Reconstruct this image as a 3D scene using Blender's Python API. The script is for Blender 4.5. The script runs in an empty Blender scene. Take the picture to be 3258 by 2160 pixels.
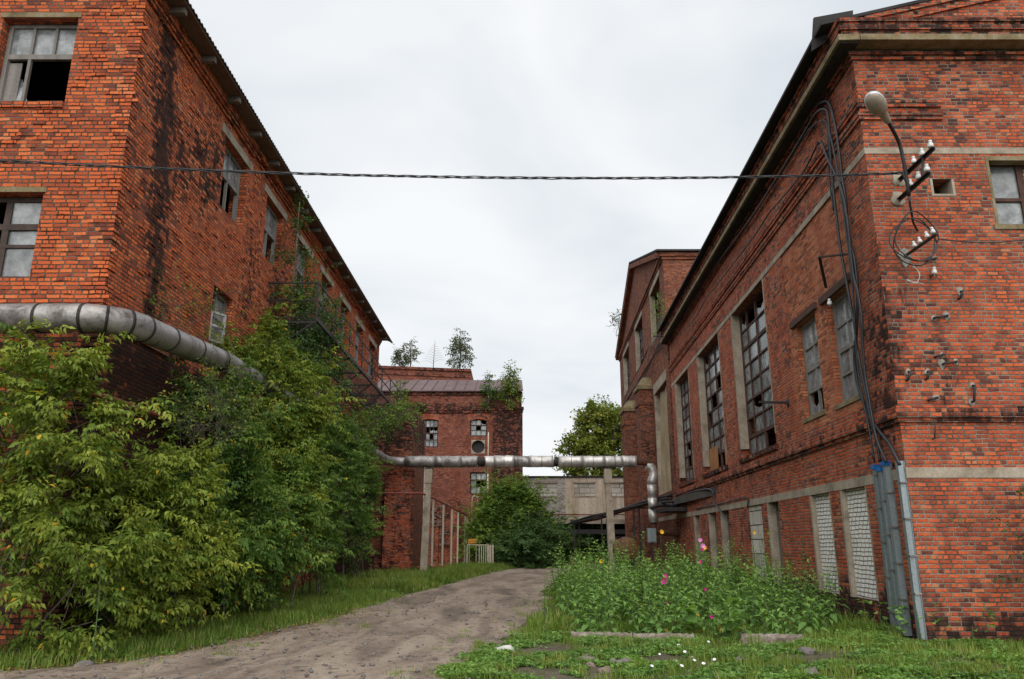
import bpy, bmesh, math, random
import numpy as np
from mathutils import Vector, noise as mnoise

R = math.radians
scene = bpy.context.scene
# ------------------------------------------------------------------ camera, sky, sun, exposure
PITCH, FPX, CX, CY, EYE = R(14.79), 2443.0, 1629.0, 1080.0, 1.6
cam_d = bpy.data.cameras.new('camera'); cam = bpy.data.objects.new('camera', cam_d)
scene.collection.objects.link(cam); scene.camera = cam
cam_d.sensor_width = 36; cam_d.lens = 27.0; cam_d.clip_start = .1; cam_d.clip_end = 3000
cam.location = (0, 0, EYE); cam.rotation_euler = (R(90) + PITCH, 0, 0)

SUN_EL, SUN_AZ = R(44), R(178)          # azimuth measured from +Y, clockwise seen from above
world = bpy.data.worlds.new('World'); scene.world = world; world.use_nodes = True
def build_world():
    nt = world.node_tree; nt.nodes.clear(); nn = nt.nodes.new; L = nt.links.new
    out = nn('ShaderNodeOutputWorld'); bg = nn('ShaderNodeBackground'); bg.inputs['Strength'].default_value = .1
    sky = nn('ShaderNodeTexSky'); sky.sky_type = 'NISHITA'; sky.sun_disc = False
    sky.sun_elevation = SUN_EL; sky.sun_rotation = SUN_AZ; sky.air_density = 1; sky.dust_density = 3
    tc = nn('ShaderNodeTexCoord'); sep = nn('ShaderNodeSeparateXYZ'); L(tc.outputs['Generated'], sep.inputs[0])
    add = nn('ShaderNodeMath'); add.operation = 'ADD'; add.inputs[1].default_value = .35; L(sep.outputs['Z'], add.inputs[0])
    mx = nn('ShaderNodeMath'); mx.operation = 'MAXIMUM'; mx.inputs[1].default_value = .3; L(add.outputs[0], mx.inputs[0])
    dv = nn('ShaderNodeVectorMath'); dv.operation = 'DIVIDE'; L(tc.outputs['Generated'], dv.inputs[0])
    cb = nn('ShaderNodeCombineXYZ')
    for i in range(3): L(mx.outputs[0], cb.inputs[i])
    L(cb.outputs[0], dv.inputs[1])
    mp = nn('ShaderNodeMapping'); mp.inputs['Scale'].default_value = (1.0, 1.5, 1.0); mp.inputs['Location'].default_value = (.35, .1, .2); L(dv.outputs[0], mp.inputs[0])
    n1 = nn('ShaderNodeTexNoise'); n1.inputs['Scale'].default_value = 1.5; n1.inputs['Detail'].default_value = 4; n1.inputs['Roughness'].default_value = .5
    n1.inputs['Distortion'].default_value = .4; L(mp.outputs[0], n1.inputs['Vector'])
    # thinner, brighter cloud ahead of the camera
    dt = nn('ShaderNodeVectorMath'); dt.operation = 'DOT_PRODUCT'; L(tc.outputs['Generated'], dt.inputs[0])
    v = Vector((.06, .9, .46)).normalized(); dt.inputs[1].default_value = v
    mr = nn('ShaderNodeMapRange'); mr.interpolation_type = 'SMOOTHSTEP'; mr.inputs[1].default_value = .72; mr.inputs[2].default_value = 1.0
    mr.inputs[3].default_value = 0; mr.inputs[4].default_value = .22; L(dt.outputs['Value'], mr.inputs[0])
    sm = nn('ShaderNodeMath'); sm.operation = 'ADD'; L(n1.outputs['Fac'], sm.inputs[0]); L(mr.outputs[0], sm.inputs[1])
    rp = nn('ShaderNodeValToRGB'); e = rp.color_ramp.elements
    e[0].position = .36; e[0].color = (2.7, 2.98, 3.22, 1); e[1].position = .8; e[1].color = (4.35, 4.43, 4.5, 1)
    x = rp.color_ramp.elements.new(.55); x.color = (3.4, 3.62, 3.82, 1)
    L(sm.outputs[0], rp.inputs[0])
    mix = nn('ShaderNodeMix'); mix.data_type = 'RGBA'; mix.inputs['Factor'].default_value = .96
    L(sky.outputs[0], mix.inputs['A']); L(rp.outputs[0], mix.inputs['B'])
    L(mix.outputs['Result'], bg.inputs['Color']); L(bg.outputs[0], out.inputs[0])
build_world()
sun_d = bpy.data.lights.new('sun', 'SUN'); sun_d.energy = 1.5; sun_d.angle = R(90); sun_d.color = (1, .96, .9)
sun = bpy.data.objects.new('sun', sun_d); scene.collection.objects.link(sun)
sv = Vector((math.sin(SUN_AZ) * math.cos(SUN_EL), math.cos(SUN_AZ) * math.cos(SUN_EL), math.sin(SUN_EL)))
sun.rotation_euler = sv.to_track_quat('Z', 'Y').to_euler(); sun.location = sv * 80
vs = scene.view_settings; vs.view_transform = 'Standard'; vs.look = 'None'; vs.gamma = 1; vs.use_curve_mapping = False; vs.exposure = 1.14
scene.cycles.max_bounces = 6; scene.cycles.diffuse_bounces = 3; scene.cycles.glossy_bounces = 2
scene.cycles.transparent_max_bounces = 6; scene.cycles.transmission_bounces = 3

# ------------------------------------------------------------------ helpers
COL = scene.collection
rng = np.random.default_rng(7); random.seed(7)

def ray(u, v):
    a, b = (u - CX) / FPX, (CY - v) / FPX
    return Vector((a, math.cos(PITCH) - b * math.sin(PITCH), math.sin(PITCH) + b * math.cos(PITCH)))
def at_y(u, v, Y):
    d = ray(u, v); t = Y / d.y; return Vector((d.x * t, Y, EYE + d.z * t))
def at_x(u, v, X):
    d = ray(u, v); t = X / d.x; return Vector((X, d.y * t, EYE + d.z * t))
def at_g(u, v, z=0.):
    d = ray(u, v); t = (z - EYE) / d.z; return Vector((d.x * t, d.y * t, z))

def thing(name, label, cat, loc=(0, 0, 0), group=None, kind=None):
    o = bpy.data.objects.new(name, None); COL.objects.link(o); o.location = loc; o.empty_display_size = .2
    return tag(o, label, cat, group, kind)
def tag(o, label=None, cat=None, group=None, kind=None):
    if label: o['label'] = label
    if cat: o['category'] = cat
    if group: o['group'] = group
    if kind: o['kind'] = kind
    return o

class MB:
    """collects faces; build() links them as one mesh object (coordinates are world ones)"""
    def __init__(s): s.v = []; s.f = []; s.sm = []
    def face(s, pts, smooth=False):
        i = len(s.v); s.v += [tuple(p) for p in pts]; s.f.append(tuple(range(i, i + len(pts)))); s.sm.append(smooth)
    def hexa(s, c):           # 8 corners: bottom ring 0-3 counter-clockwise seen from above, top ring 4-7
        i = len(s.v); s.v += [tuple(p) for p in c]
        for q in ((3, 2, 1, 0), (4, 5, 6, 7), (0, 1, 5, 4), (1, 2, 6, 5), (2, 3, 7, 6), (3, 0, 4, 7)):
            s.f.append(tuple(i + k for k in q)); s.sm.append(False)
    def box(s, x0, x1, y0, y1, z0, z1):
        s.hexa([(x0, y0, z0), (x1, y0, z0), (x1, y1, z0), (x0, y1, z0), (x0, y0, z1), (x1, y0, z1), (x1, y1, z1), (x0, y1, z1)])
    def bar(s, a, b, w, h=None, up=(0, 0, 1)):
        a, b = Vector(a), Vector(b); h = h or w; d = (b - a).normalized(); up = Vector(up)
        if abs(d.dot(up)) > .95: up = Vector((0, 1, 0)) if abs(d.y) < .9 else Vector((1, 0, 0))
        x = d.cross(up).normalized(); z = x.cross(d).normalized()
        x *= w / 2; z *= h / 2
        s.hexa([a - x - z, a + x - z, b + x - z, b - x - z, a - x + z, a + x + z, b + x + z, b - x + z])
    def tube(s, pts, r, n=8, caps=True, smooth=True):
        pts = [Vector(p) for p in pts]; rs = r if hasattr(r, '__len__') else [r] * len(pts)
        i0 = len(s.v); px = None
        for k, p in enumerate(pts):
            d = (pts[min(k + 1, len(pts) - 1)] - pts[max(k - 1, 0)]).normalized()
            if px is None:
                up = Vector((0, 0, 1)) if abs(d.z) < .9 else Vector((1, 0, 0)); px = d.cross(up).normalized()
            else:
                px = (px - d * px.dot(d)).normalized()
            py = d.cross(px)
            for j in range(n):
                a = 2 * math.pi * j / n
                s.v.append(tuple(p + (px * math.cos(a) + py * math.sin(a)) * rs[k]))
        for k in range(len(pts) - 1):
            for j in range(n):
                a = i0 + k * n + j; b = i0 + k * n + (j + 1) % n
                s.f.append((a, b, b + n, a + n)); s.sm.append(smooth)
        if caps:
            s.f.append(tuple(i0 + j for j in reversed(range(n)))); s.sm.append(False)
            e = i0 + (len(pts) - 1) * n; s.f.append(tuple(e + j for j in range(n))); s.sm.append(False)
    def lathe(s, base, axis, prof, n=12):
        base, axis = Vector(base), Vector(axis).normalized()
        s.tube([base + axis * h for h, _ in prof], [max(r, 1e-4) for _, r in prof], n)
    def ball(s, c, r, n=8, jit=0., seed=0, sc=(1, 1, 1)):
        c = Vector(c); i0 = len(s.v); m = max(4, n // 2)
        for k in range(m + 1):
            for j in range(n):
                t, p = math.pi * k / m, 2 * math.pi * j / n
                d = Vector((math.sin(t) * math.cos(p), math.sin(t) * math.sin(p), math.cos(t)))
                q = 1 + jit * mnoise.noise(d * 1.6 + Vector((seed * 7.3, 0, 0)))
                s.v.append((c.x + d.x * r * sc[0] * q, c.y + d.y * r * sc[1] * q, c.z + d.z * r * sc[2] * q))
        for k in range(m):
            for j in range(n):
                a = i0 + k * n + j; b = i0 + k * n + (j + 1) % n
                s.f.append((a, a + n, b + n, b)); s.sm.append(True)
    def build(s, name, mat, parent=None, label=None, attr=None):
        me = bpy.data.meshes.new(name); me.from_pydata(s.v, [], s.f); me.validate(); me.update()
        if len(me.polygons) == len(s.sm): me.polygons.foreach_set('use_smooth', s.sm)
        me.materials.append(mat)
        if attr is not None:
            al = me.attributes.new('stain_shade', 'FLOAT', 'POINT'); al.data.foreach_set('value', [float(attr(Vector(p))) for p in s.v])
        o = bpy.data.objects.new(name, me); COL.objects.link(o)
        if parent is not None:
            o.parent = parent; l = parent.location if parent.parent is None else parent.location + parent.parent.location
            pw = Vector((0, 0, 0)); q = parent
            while q is not None: pw += q.location; q = q.parent
            if pw.length > 0: me.transform(__import__('mathutils').Matrix.Translation(-pw))
        if label: o['label'] = label
        return o

class Wall:
    """vertical plane from p0 to p1; outward normal to the right of the direction"""
    def __init__(s, p0, p1, z0, z1):
        s.p0 = Vector((p0[0], p0[1], 0)); e = Vector((p1[0], p1[1], 0)) - s.p0; s.L = e.length; s.d = e / s.L
        s.n = Vector((s.d.y, -s.d.x, 0)); s.z0, s.z1 = z0, z1
    def P(s, a, z, o=0.): 
        p = s.p0 + s.d * a + s.n * o; return Vector((p.x, p.y, z))
    def sY(s, Y): return (Y - s.p0.y) / s.d.y
    def sX(s, X): return (X - s.p0.x) / s.d.x
    def box(s, mb, a0, a1, z0, z1, o0, o1):
        if a0 > a1: a0, a1 = a1, a0
        mb.hexa([s.P(a0, z0, o1), s.P(a1, z0, o1), s.P(a1, z0, o0), s.P(a0, z0, o0),
                 s.P(a0, z1, o1), s.P(a1, z1, o1), s.P(a1, z1, o0), s.P(a0, z1, o0)])
    def mesh(s, mb, holes=(), t=.45, cell=.7, inner=True):
        hs = [(min(h[0], h[1]), max(h[0], h[1]), h[2], h[3]) for h in holes]
        A = sorted({0., s.L} | {round(x, 4) for h in hs for x in h[:2] if 0 < x < s.L})
        Z = sorted({s.z0, s.z1} | {round(x, 4) for h in hs for x in h[2:4] if s.z0 < x < s.z1})
        def sub(q):
            o = []
            for a, b in zip(q[:-1], q[1:]):
                n = max(1, round((b - a) / cell)); o += [a + (b - a) * k / n for k in range(n)]
            return o + [q[-1]]
        A, Z = sub(A), sub(Z)
        for off, flip in ((0., False), (-t, True)) if inner else ((0., False),):
            idx = {}
            def vi(i, k):
                if (i, k) not in idx: idx[(i, k)] = len(mb.v); mb.v.append(tuple(s.P(A[i] if not flip else min(max(A[i], t), s.L - t), Z[k], off)))
                return idx[(i, k)]
            for i in range(len(A) - 1):
                for k in range(len(Z) - 1):
                    ca, cz = (A[i] + A[i + 1]) / 2, (Z[k] + Z[k + 1]) / 2
                    if any(h[0] < ca < h[1] and h[2] < cz < h[3] for h in hs): continue
                    q = [vi(i, k), vi(i + 1, k), vi(i + 1, k + 1), vi(i, k + 1)]
                    mb.f.append(tuple(reversed(q)) if flip else tuple(q)); mb.sm.append(False)
        for a0, a1, z0, z1 in hs:
            P = s.P
            mb.face([P(a0, z0), P(a0, z1), P(a0, z1, -t), P(a0, z0, -t)][::-1])
            mb.face([P(a1, z0), P(a1, z1), P(a1, z1, -t), P(a1, z0, -t)])
            mb.face([P(a0, z0), P(a1, z0), P(a1, z0, -t), P(a0, z0, -t)][::-1])
            mb.face([P(a0, z1), P(a1, z1), P(a1, z1, -t), P(a0, z1, -t)])

def window(wall, h, parent, m_frame, m_pane, cols, rows, inset=.16, bar=.045, frame=.08, missing=(), heavy_c=(), heavy_r=(), label=None, cuts=None, rowcuts=None, name='window', vb={}):
    """a glazed frame standing in the hole h; panes are one child mesh"""
    a0, a1, z0, z1 = min(h[0], h[1]), max(h[0], h[1]), h[2], h[3]
    g = .004
    a0 += g; a1 -= g; z0 += g; z1 -= g
    fr = MB(); pn = MB(); B = wall.box
    B(fr, a0, a0 + frame, z0, z1, -inset - .1, -inset); B(fr, a1 - frame, a1, z0, z1, -inset - .1, -inset)
    B(fr, a0 + frame, a1 - frame, z0, z0 + frame, -inset - .098, -inset - .002); B(fr, a0 + frame, a1 - frame, z1 - frame, z1, -inset - .098, -inset - .002)
    ia, ib, iz, it = a0 + frame, a1 - frame, z0 + frame, z1 - frame
    cs = [ia + (ib - ia) * (k / cols if cuts is None else cuts[k]) for k in range(cols + 1)]
    rs = [iz + (it - iz) * (k / rows if rowcuts is None else rowcuts[k]) for k in range(rows + 1)]
    for k in range(1, cols):
        w = bar * (1.9 if k in heavy_c else 1); q0, q1 = vb.get(k, (0, rows)); B(fr, cs[k] - w / 2, cs[k] + w / 2, rs[q0], rs[q1], -inset - .075, -inset - .01)
    for k in range(1, rows):
        w = bar * (1.9 if k in heavy_r else 1); B(fr, ia, ib, rs[k] - w / 2, rs[k] + w / 2, -inset - .08, -inset - .006)
    for c in range(cols):
        for r in range(rows):
            if (c, r) in missing: continue
            o = -inset - .05 + random.uniform(-.004, .004); tl = random.uniform(-.012, .012); tz = random.uniform(-.012, .012)
            P = wall.P
            if random.random() < .10:      # a broken pane: only a jagged remainder
                am = (cs[c] + cs[c + 1]) / 2; zm = (rs[r] + rs[r + 1]) / 2; q = random.uniform(.2, .8)
                pn.face([P(cs[c], rs[r], o), P(cs[c + 1], rs[r], o), P(cs[c + 1], rs[r] + (rs[r + 1] - rs[r]) * q, o), P(am, zm - .1, o), P(cs[c], rs[r] + (rs[r + 1] - rs[r]) * .6, o)])
            else:
                pn.face([P(cs[c], rs[r], o), P(cs[c + 1], rs[r], o + tl), P(cs[c + 1], rs[r + 1], o + tl + tz), P(cs[c], rs[r + 1], o + tz)])
    f = fr.build(name, m_frame, parent, label)
    if pn.v: pn.build('pane', m_pane, f)
    return f

# ------------------------------------------------------------------ materials
class NT:
    def __init__(s, name):
        s.m = bpy.data.materials.new(name); s.m.use_nodes = True; s.t = s.m.node_tree; s.t.nodes.clear()
        s.out = s.t.nodes.new('ShaderNodeOutputMaterial')
    def n(s, typ, **kw):
        o = s.t.nodes.new('ShaderNode' + typ)
        for k, v in kw.items(): setattr(o, k, v)
        return o
    def put(s, sock, v):
        if isinstance(v, bpy.types.NodeSocket): s.t.links.new(v, sock)
        elif v is not None: sock.default_value = v
    def m_(s, op, a, b=None, c=None):
        o = s.n('Math', operation=op); s.put(o.inputs[0], a)
        if b is not None: s.put(o.inputs[1], b)
        if c is not None: s.put(o.inputs[2], c)
        return o.outputs[0]
    def mix(s, f, a, b, typ='MIX'):
        o = s.n('Mix', data_type='RGBA', blend_type=typ); s.put(o.inputs['Factor'], f)
        s.put(o.inputs['A'], (*a, 1) if isinstance(a, tuple) and len(a) == 3 else a); s.put(o.inputs['B'], (*b, 1) if isinstance(b, tuple) and len(b) == 3 else b)
        return o.outputs['Result']
    def noise(s, vec, scale, detail=3, rough=.55, dist=0.):
        o = s.n('TexNoise'); s.put(o.inputs['Vector'], vec); o.inputs['Scale'].default_value = scale
        o.inputs['Detail'].default_value = detail; o.inputs['Roughness'].default_value = rough; o.inputs['Distortion'].default_value = dist
        return o.outputs['Fac']
    def ramp(s, f, stops, interp='LINEAR'):
        o = s.n('ValToRGB'); s.put(o.inputs[0], f); cr = o.color_ramp; cr.interpolation = interp
        while len(cr.elements) < len(stops): cr.elements.new(.5)
        for e, (p, c) in zip(cr.elements, stops): e.position = p; e.color = (*c, 1) if len(c) == 3 else c
        return o.outputs[0]
    def ss(s, v, lo, hi, a=0., b=1.):
        o = s.n('MapRange', interpolation_type='SMOOTHSTEP'); s.put(o.inputs[0], v); s.put(o.inputs[1], lo); s.put(o.inputs[2], hi)
        o.inputs[3].default_value = a; o.inputs[4].default_value = b; return o.outputs[0]
    def pos(s): return s.n('NewGeometry').outputs['Position']
    def obj(s): return s.n('TexCoord').outputs['Object']
    def bump(s, h, strength=.5, dist=.02, nrm=None):
        o = s.n('Bump'); o.inputs['Strength'].default_value = strength; o.inputs['Distance'].default_value = dist
        s.put(o.inputs['Height'], h); 
        if nrm is not None: s.put(o.inputs['Normal'], nrm)
        return o.outputs[0]
    def bsdf(s, color, rough=.8, bump=None, metal=0., spec=.3, alpha=None, trans=None):
        o = s.n('BsdfPrincipled'); s.put(o.inputs['Base Color'], (*color, 1) if isinstance(color, tuple) and len(color) == 3 else color)
        s.put(o.inputs['Roughness'], rough); s.put(o.inputs['Metallic'], metal); s.put(o.inputs['Specular IOR Level'], spec)
        if alpha is not None: s.put(o.inputs['Alpha'], alpha)
        if bump is not None: s.put(o.inputs['Normal'], bump)
        s.t.links.new(o.outputs[0], s.out.inputs[0]); return o

def brick_mat(name, pal, mortar, h=.077, w=.262, nhead=2, mw=.011, bumpd=.022, patch=.5, dirt=.5, white=0., swap=False, warp=.010, stain_shade_col=(.016, .013, .012), fl=(.55, 1.15)):
    t = NT(name); geo = t.n('NewGeometry'); P, Nn = geo.outputs['Position'], geo.outputs['True Normal']
    sp = t.n('SeparateXYZ'); t.put(sp.inputs[0], P); sn = t.n('SeparateXYZ'); t.put(sn.inputs[0], Nn)
    ax = t.m_('GREATER_THAN', t.m_('ABSOLUTE', sn.outputs[0]), t.m_('ABSOLUTE', sn.outputs[1]))
    u = t.m_('ADD', t.m_('MULTIPLY', sp.outputs[1], ax), t.m_('MULTIPLY', sp.outputs[0], t.m_('SUBTRACT', 1., ax)))
    top = t.m_('GREATER_THAN', t.m_('ABSOLUTE', sn.outputs[2]), .75)
    v = t.m_('ADD', t.m_('MULTIPLY', sp.outputs[2], t.m_('SUBTRACT', 1., top)), t.m_('MULTIPLY', sp.outputs[1], top))
    u = t.m_('ADD', u, t.m_('MULTIPLY', top, t.m_('SUBTRACT', sp.outputs[0], u)))
    nw = t.n('TexNoise'); t.put(nw.inputs['Vector'], P); nw.inputs['Scale'].default_value = 3.5; nw.inputs['Detail'].default_value = 3
    sw = t.n('SeparateColor'); t.put(sw.inputs[0], nw.outputs['Color'])
    u = t.m_('ADD', u, t.m_('MULTIPLY', t.m_('SUBTRACT', sw.outputs[0], .5), warp * 2.5))
    v = t.m_('ADD', v, t.m_('MULTIPLY', t.m_('SUBTRACT', sw.outputs[1], .5), warp * 2))
    if swap: u, v = v, u
    rv = t.m_('DIVIDE', v, h); row = t.m_('FLOOR', rv); fv = t.m_('SUBTRACT', rv, row)
    hd = t.m_('LESS_THAN', t.m_('MODULO', t.m_('ADD', row, 1000.), float(nhead)), .5)
    wr = t.n('TexWhiteNoise', noise_dimensions='1D'); t.put(wr.inputs['W'], row)
    wid = t.m_('SUBTRACT', w, t.m_('MULTIPLY', hd, w * .5))
    ru = t.m_('ADD', t.m_('DIVIDE', u, wid), t.m_('ADD', t.m_('MULTIPLY', wr.outputs['Value'], .35), t.m_('MULTIPLY', t.m_('MODULO', t.m_('ADD', row, 1000.), 4.), .25)))
    col = t.m_('FLOOR', ru); fu = t.m_('SUBTRACT', ru, col)
    idv = t.n('CombineXYZ'); t.put(idv.inputs[0], col); t.put(idv.inputs[1], row); t.put(idv.inputs[2], t.m_('ADD', ax, t.m_('MULTIPLY', top, 3.)))
    wn = t.n('TexWhiteNoise', noise_dimensions='3D'); t.put(wn.inputs['Vector'], idv.outputs[0])
    rc = t.n('SeparateColor'); t.put(rc.inputs[0], wn.outputs['Color'])
    du = t.m_('MULTIPLY', t.m_('MINIMUM', fu, t.m_('SUBTRACT', 1., fu)), wid)
    dv = t.m_('MULTIPLY', t.m_('MINIMUM', fv, t.m_('SUBTRACT', 1., fv)), h)
    fine = t.noise(P, 38, 3, .6)
    d = t.m_('ADD', t.m_('MINIMUM', du, dv), t.m_('MULTIPLY', t.m_('SUBTRACT', fine, .5), .010))
    face = t.ss(d, mw * .35, mw * 1.0)
    big = t.noise(P, .35, 4, .6); mid = t.noise(P, 1.7, 4, .6)
    val = t.m_('ADD', wn.outputs['Value'], t.m_('MULTIPLY', t.m_('SUBTRACT', big, .5), patch * 1.6))
    val = t.m_('ADD', val, t.m_('MULTIPLY', t.m_('SUBTRACT', mid, .5), patch * .8))
    kk = t.ss(t.noise(P, .55, 4, .6, .8), .35, .65, .45, 1.1); val = t.m_('ADD', .52, t.m_('MULTIPLY', t.m_('SUBTRACT', val, .52), kk))
    bc = t.ramp(val, pal)
    bc = t.mix(1., bc, t.ramp(fine, [(.2, (fl[0],) * 3), (.75, (fl[1],) * 3)]), 'MULTIPLY')
    mc = t.mix(t.ss(t.noise(P, 2.2, 4, .65), .36, .62), tuple(c * .34 for c in mortar), mortar)
    c = t.mix(face, mc, bc)
    st = t.n('Attribute', attribute_name='stain_shade').outputs['Fac']  # wall mask: real soot and dirt, plus painted shade on the left factory
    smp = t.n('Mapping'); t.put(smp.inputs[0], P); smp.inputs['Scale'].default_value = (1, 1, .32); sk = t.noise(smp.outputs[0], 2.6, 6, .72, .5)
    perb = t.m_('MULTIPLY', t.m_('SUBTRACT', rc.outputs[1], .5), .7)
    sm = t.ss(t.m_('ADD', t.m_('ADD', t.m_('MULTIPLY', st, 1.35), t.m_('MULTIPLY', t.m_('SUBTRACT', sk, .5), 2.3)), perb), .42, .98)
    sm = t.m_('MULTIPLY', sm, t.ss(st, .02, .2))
    c = t.mix(t.m_('MULTIPLY', sm, .9), c, stain_shade_col)
    # general grime and a few pale lime blooms
    c = t.mix(t.m_('MULTIPLY', t.ss(t.noise(P, .9, 5, .68, .6), .52, .75), dirt), c, (.06, .04, .032), 'MIX')
    if white > 0: c = t.mix(t.m_('MULTIPLY', t.ss(t.noise(P, 1.3, 6, .75), .63, .72), white), c, (.5, .46, .42))
    hgt = t.m_('ADD', face, t.m_('MULTIPLY', fine, .35)); hgt = t.m_('ADD', hgt, t.m_('MULTIPLY', rc.outputs[0], .5))
    t.bsdf(c, .9, t.bump(hgt, 1., bumpd), spec=.15)
    return t.m

PAL_L = [(0.0, (0.165, 0.053, 0.034)), (0.12, (0.262, 0.064, 0.036)), (0.28, (0.388, 0.088, 0.038)), (0.5, (0.582, 0.123, 0.043)), (0.8, (0.718, 0.181, 0.056)), (1.0, (0.640, 0.234, 0.112))]
PAL_R = [(0.0, (0.083, 0.036, 0.030)), (0.13, (0.176, 0.050, 0.037)), (0.3, (0.308, 0.074, 0.041)), (0.58, (0.506, 0.099, 0.041)), (0.85, (0.638, 0.145, 0.054)), (1.0, (0.528, 0.198, 0.098))]
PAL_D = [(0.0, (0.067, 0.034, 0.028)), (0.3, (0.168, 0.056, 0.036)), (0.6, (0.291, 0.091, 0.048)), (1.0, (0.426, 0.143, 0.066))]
PAL_C = [(0., (.07, .03, .026)), (.3, (.2, .058, .04)), (.65, (.3, .085, .05)), (1., (.4, .14, .08))]
PAL_W = [(0., (.55, .5, .43)), (.15, (.8, .78, .74)), (1., (.9, .89, .87))]
PAL_G = [(0., (.42, .38, .32)), (.5, (.62, .58, .52)), (1., (.74, .71, .65))]
M = {}
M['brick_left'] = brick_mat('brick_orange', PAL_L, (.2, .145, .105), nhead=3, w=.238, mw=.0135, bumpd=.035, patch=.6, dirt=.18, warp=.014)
M['brick_right'] = brick_mat('brick_red', PAL_R, (.31, .25, .195), nhead=3, w=.21, mw=.015, patch=.6, dirt=.4, white=.25, warp=.014)
M['brick_orange_infill'] = brick_mat('brick_infill', [(0., (.2, .06, .035)), (.4, (.46, .12, .055)), (1., (.62, .22, .1))], (.36, .29, .21), nhead=3, patch=.3, dirt=.2, white=.3)
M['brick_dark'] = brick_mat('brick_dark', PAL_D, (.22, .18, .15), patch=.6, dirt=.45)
M['brick_far'] = brick_mat('brick_far', PAL_C, (.28, .2, .16), patch=.5, dirt=.35, white=.25)
M['brick_white'] = brick_mat('brick_silicate', PAL_W, (.42, .33, .25), h=.088, w=.2, nhead=50, patch=.35, dirt=.22, mw=.015, warp=.022, fl=(.85, 1.08))
M['block_grey'] = brick_mat('block_grey', PAL_G, (.2, .18, .15), h=.42, w=.85, nhead=50, patch=.3, dirt=.25, mw=.025)
M['brick_grey'] = brick_mat('brick_grey', PAL_G, (.16, .13, .11), h=.09, w=.27, nhead=50, patch=.5, dirt=.4, mw=.014)

def simple(name, c0, c1, scale=4., rough=.8, bumpd=.01, metal=0., spec=.3, detail=5, c2=None, obj=False, streak=False):
    t = NT(name); P = t.obj() if obj else t.pos()
    if streak:
        mp = t.n('Mapping'); t.put(mp.inputs[0], P); mp.inputs['Scale'].default_value = (1, 1, .12); Q = mp.outputs[0]
    else: Q = P
    f = t.noise(Q, scale, detail, .65, .3)
    c = t.ramp(f, [(.3, c0), (.7, c1)] if c2 is None else [(.28, c0), (.5, c1), (.72, c2)])
    g = t.noise(P, scale * 9, 3, .6)
    c = t.mix(1., c, t.ramp(g, [(.25, (.75, .75, .75)), (.75, (1.12, 1.12, 1.12))]), 'MULTIPLY')
    t.bsdf(c, rough, t.bump(t.m_('ADD', t.m_('MULTIPLY', f, .6), g), .6, bumpd), metal, spec); return t.m
M['concrete'] = simple('concrete', (.19, .155, .115), (.34, .285, .22), 2.2, .9, .008, c2=(.44, .39, .31))
M['concrete_moss'] = simple('concrete_moss', (.10, .08, .05), (.22, .17, .09), 2.5, .95, .01, c2=(.3, .26, .19))
M['plaster'] = simple('plaster', (.34, .24, .15), (.58, .49, .39), 1.1, .9, .006, c2=(.76, .71, .63), streak=True)
M['wood_grey'] = simple('wood_grey', (.13, .12, .11), (.3, .28, .26), 3., .8, .004, streak=True)
M['wood_dark'] = simple('wood_dark', (.035, .026, .022), (.09, .06, .048), 3., .75, .004)
M['wood_brown'] = simple('wood_brown', (.11, .07, .05), (.2, .13, .095), 2., .85, .005)
M['wood_white'] = simple('wood_white', (.3, .3, .3), (.5, .5, .49), 4., .75, .003)
M['board_orange'] = simple('board_orange', (.26, .11, .04), (.42, .2, .08), 1.5, .8, .003)
M['board_grey'] = simple('board_grey', (.12, .1, .08), (.2, .17, .14), 1.2, .85, .003)
M['rust'] = simple('rust', (.045, .02, .014), (.13, .05, .03), 5., .85, .006)
M['rust_frame'] = simple('rust_frame', (.05, .025, .02), (.11, .055, .04), 5., .8, .004)
M['iron'] = simple('iron', (.012, .011, .012), (.035, .03, .03), 6., .6, .003, spec=.4)
M['cable'] = simple('cable', (.012, .013, .016), (.03, .032, .038), 6., .45, .001, spec=.5)
M['slate'] = simple('slate', (.055, .045, .04), (.12, .1, .09), 1.2, .85, .004)
M['tar'] = simple('tar', (.016, .015, .016), (.04, .036, .036), 1.5, .8, .005)
M['red_paint'] = simple('red_paint', (.16, .035, .03), (.27, .07, .055), 2.5, .55, .002)
M['cream_paint'] = simple('cream_paint', (.42, .36, .26), (.6, .54, .43), 3., .6, .002)
M['yellow_paint'] = simple('yellow_paint', (.55, .34, .04), (.7, .46, .07), 3., .5, .002)
M['orange_paint'] = simple('orange_paint', (.55, .16, .03), (.65, .22, .04), 3., .5, .002)
M['blue_tape'] = simple('blue_tape', (.01, .12, .42), (.02, .2, .55), 5., .4, .002)
M['porcelain'] = simple('porcelain', (.5, .5, .48), (.78, .78, .76), 8., .25, .0005, spec=.6)
M['bark'] = simple('bark', (.06, .05, .04), (.16, .14, .11), 9., .9, .006)
M['twig'] = simple('twig', (.12, .10, .075), (.24, .2, .15), 9., .9, .002)
M['stem_green'] = simple('stem_green', (.05, .09, .03), (.09, .13, .05), 9., .8, .002)
M['galva'] = simple('galva', (.17, .205, .22), (.29, .335, .35), 3., .45, .002, metal=.3, spec=.45, streak=True)
M['stone'] = simple('stone', (.10, .088, .082), (.23, .2, .19), 5., .85, .008)
M['stone_pink'] = simple('stone_pink', (.15, .10, .09), (.27, .2, .18), 5., .85, .008)
M['brick_chip'] = simple('brick_chip', (.16, .05, .03), (.36, .14, .09), 6., .9, .01)
M['white_litter'] = simple('white_litter', (.42, .41, .4), (.65, .64, .62), 6., .6, .005)
M['mortar'] = simple('mortar', (.2, .17, .14), (.42, .38, .34), 9., .95, .006)
M['wood_tail'] = simple('wood_tail', (.10, .085, .07), (.19, .165, .14), 3., .85, .004)
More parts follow.
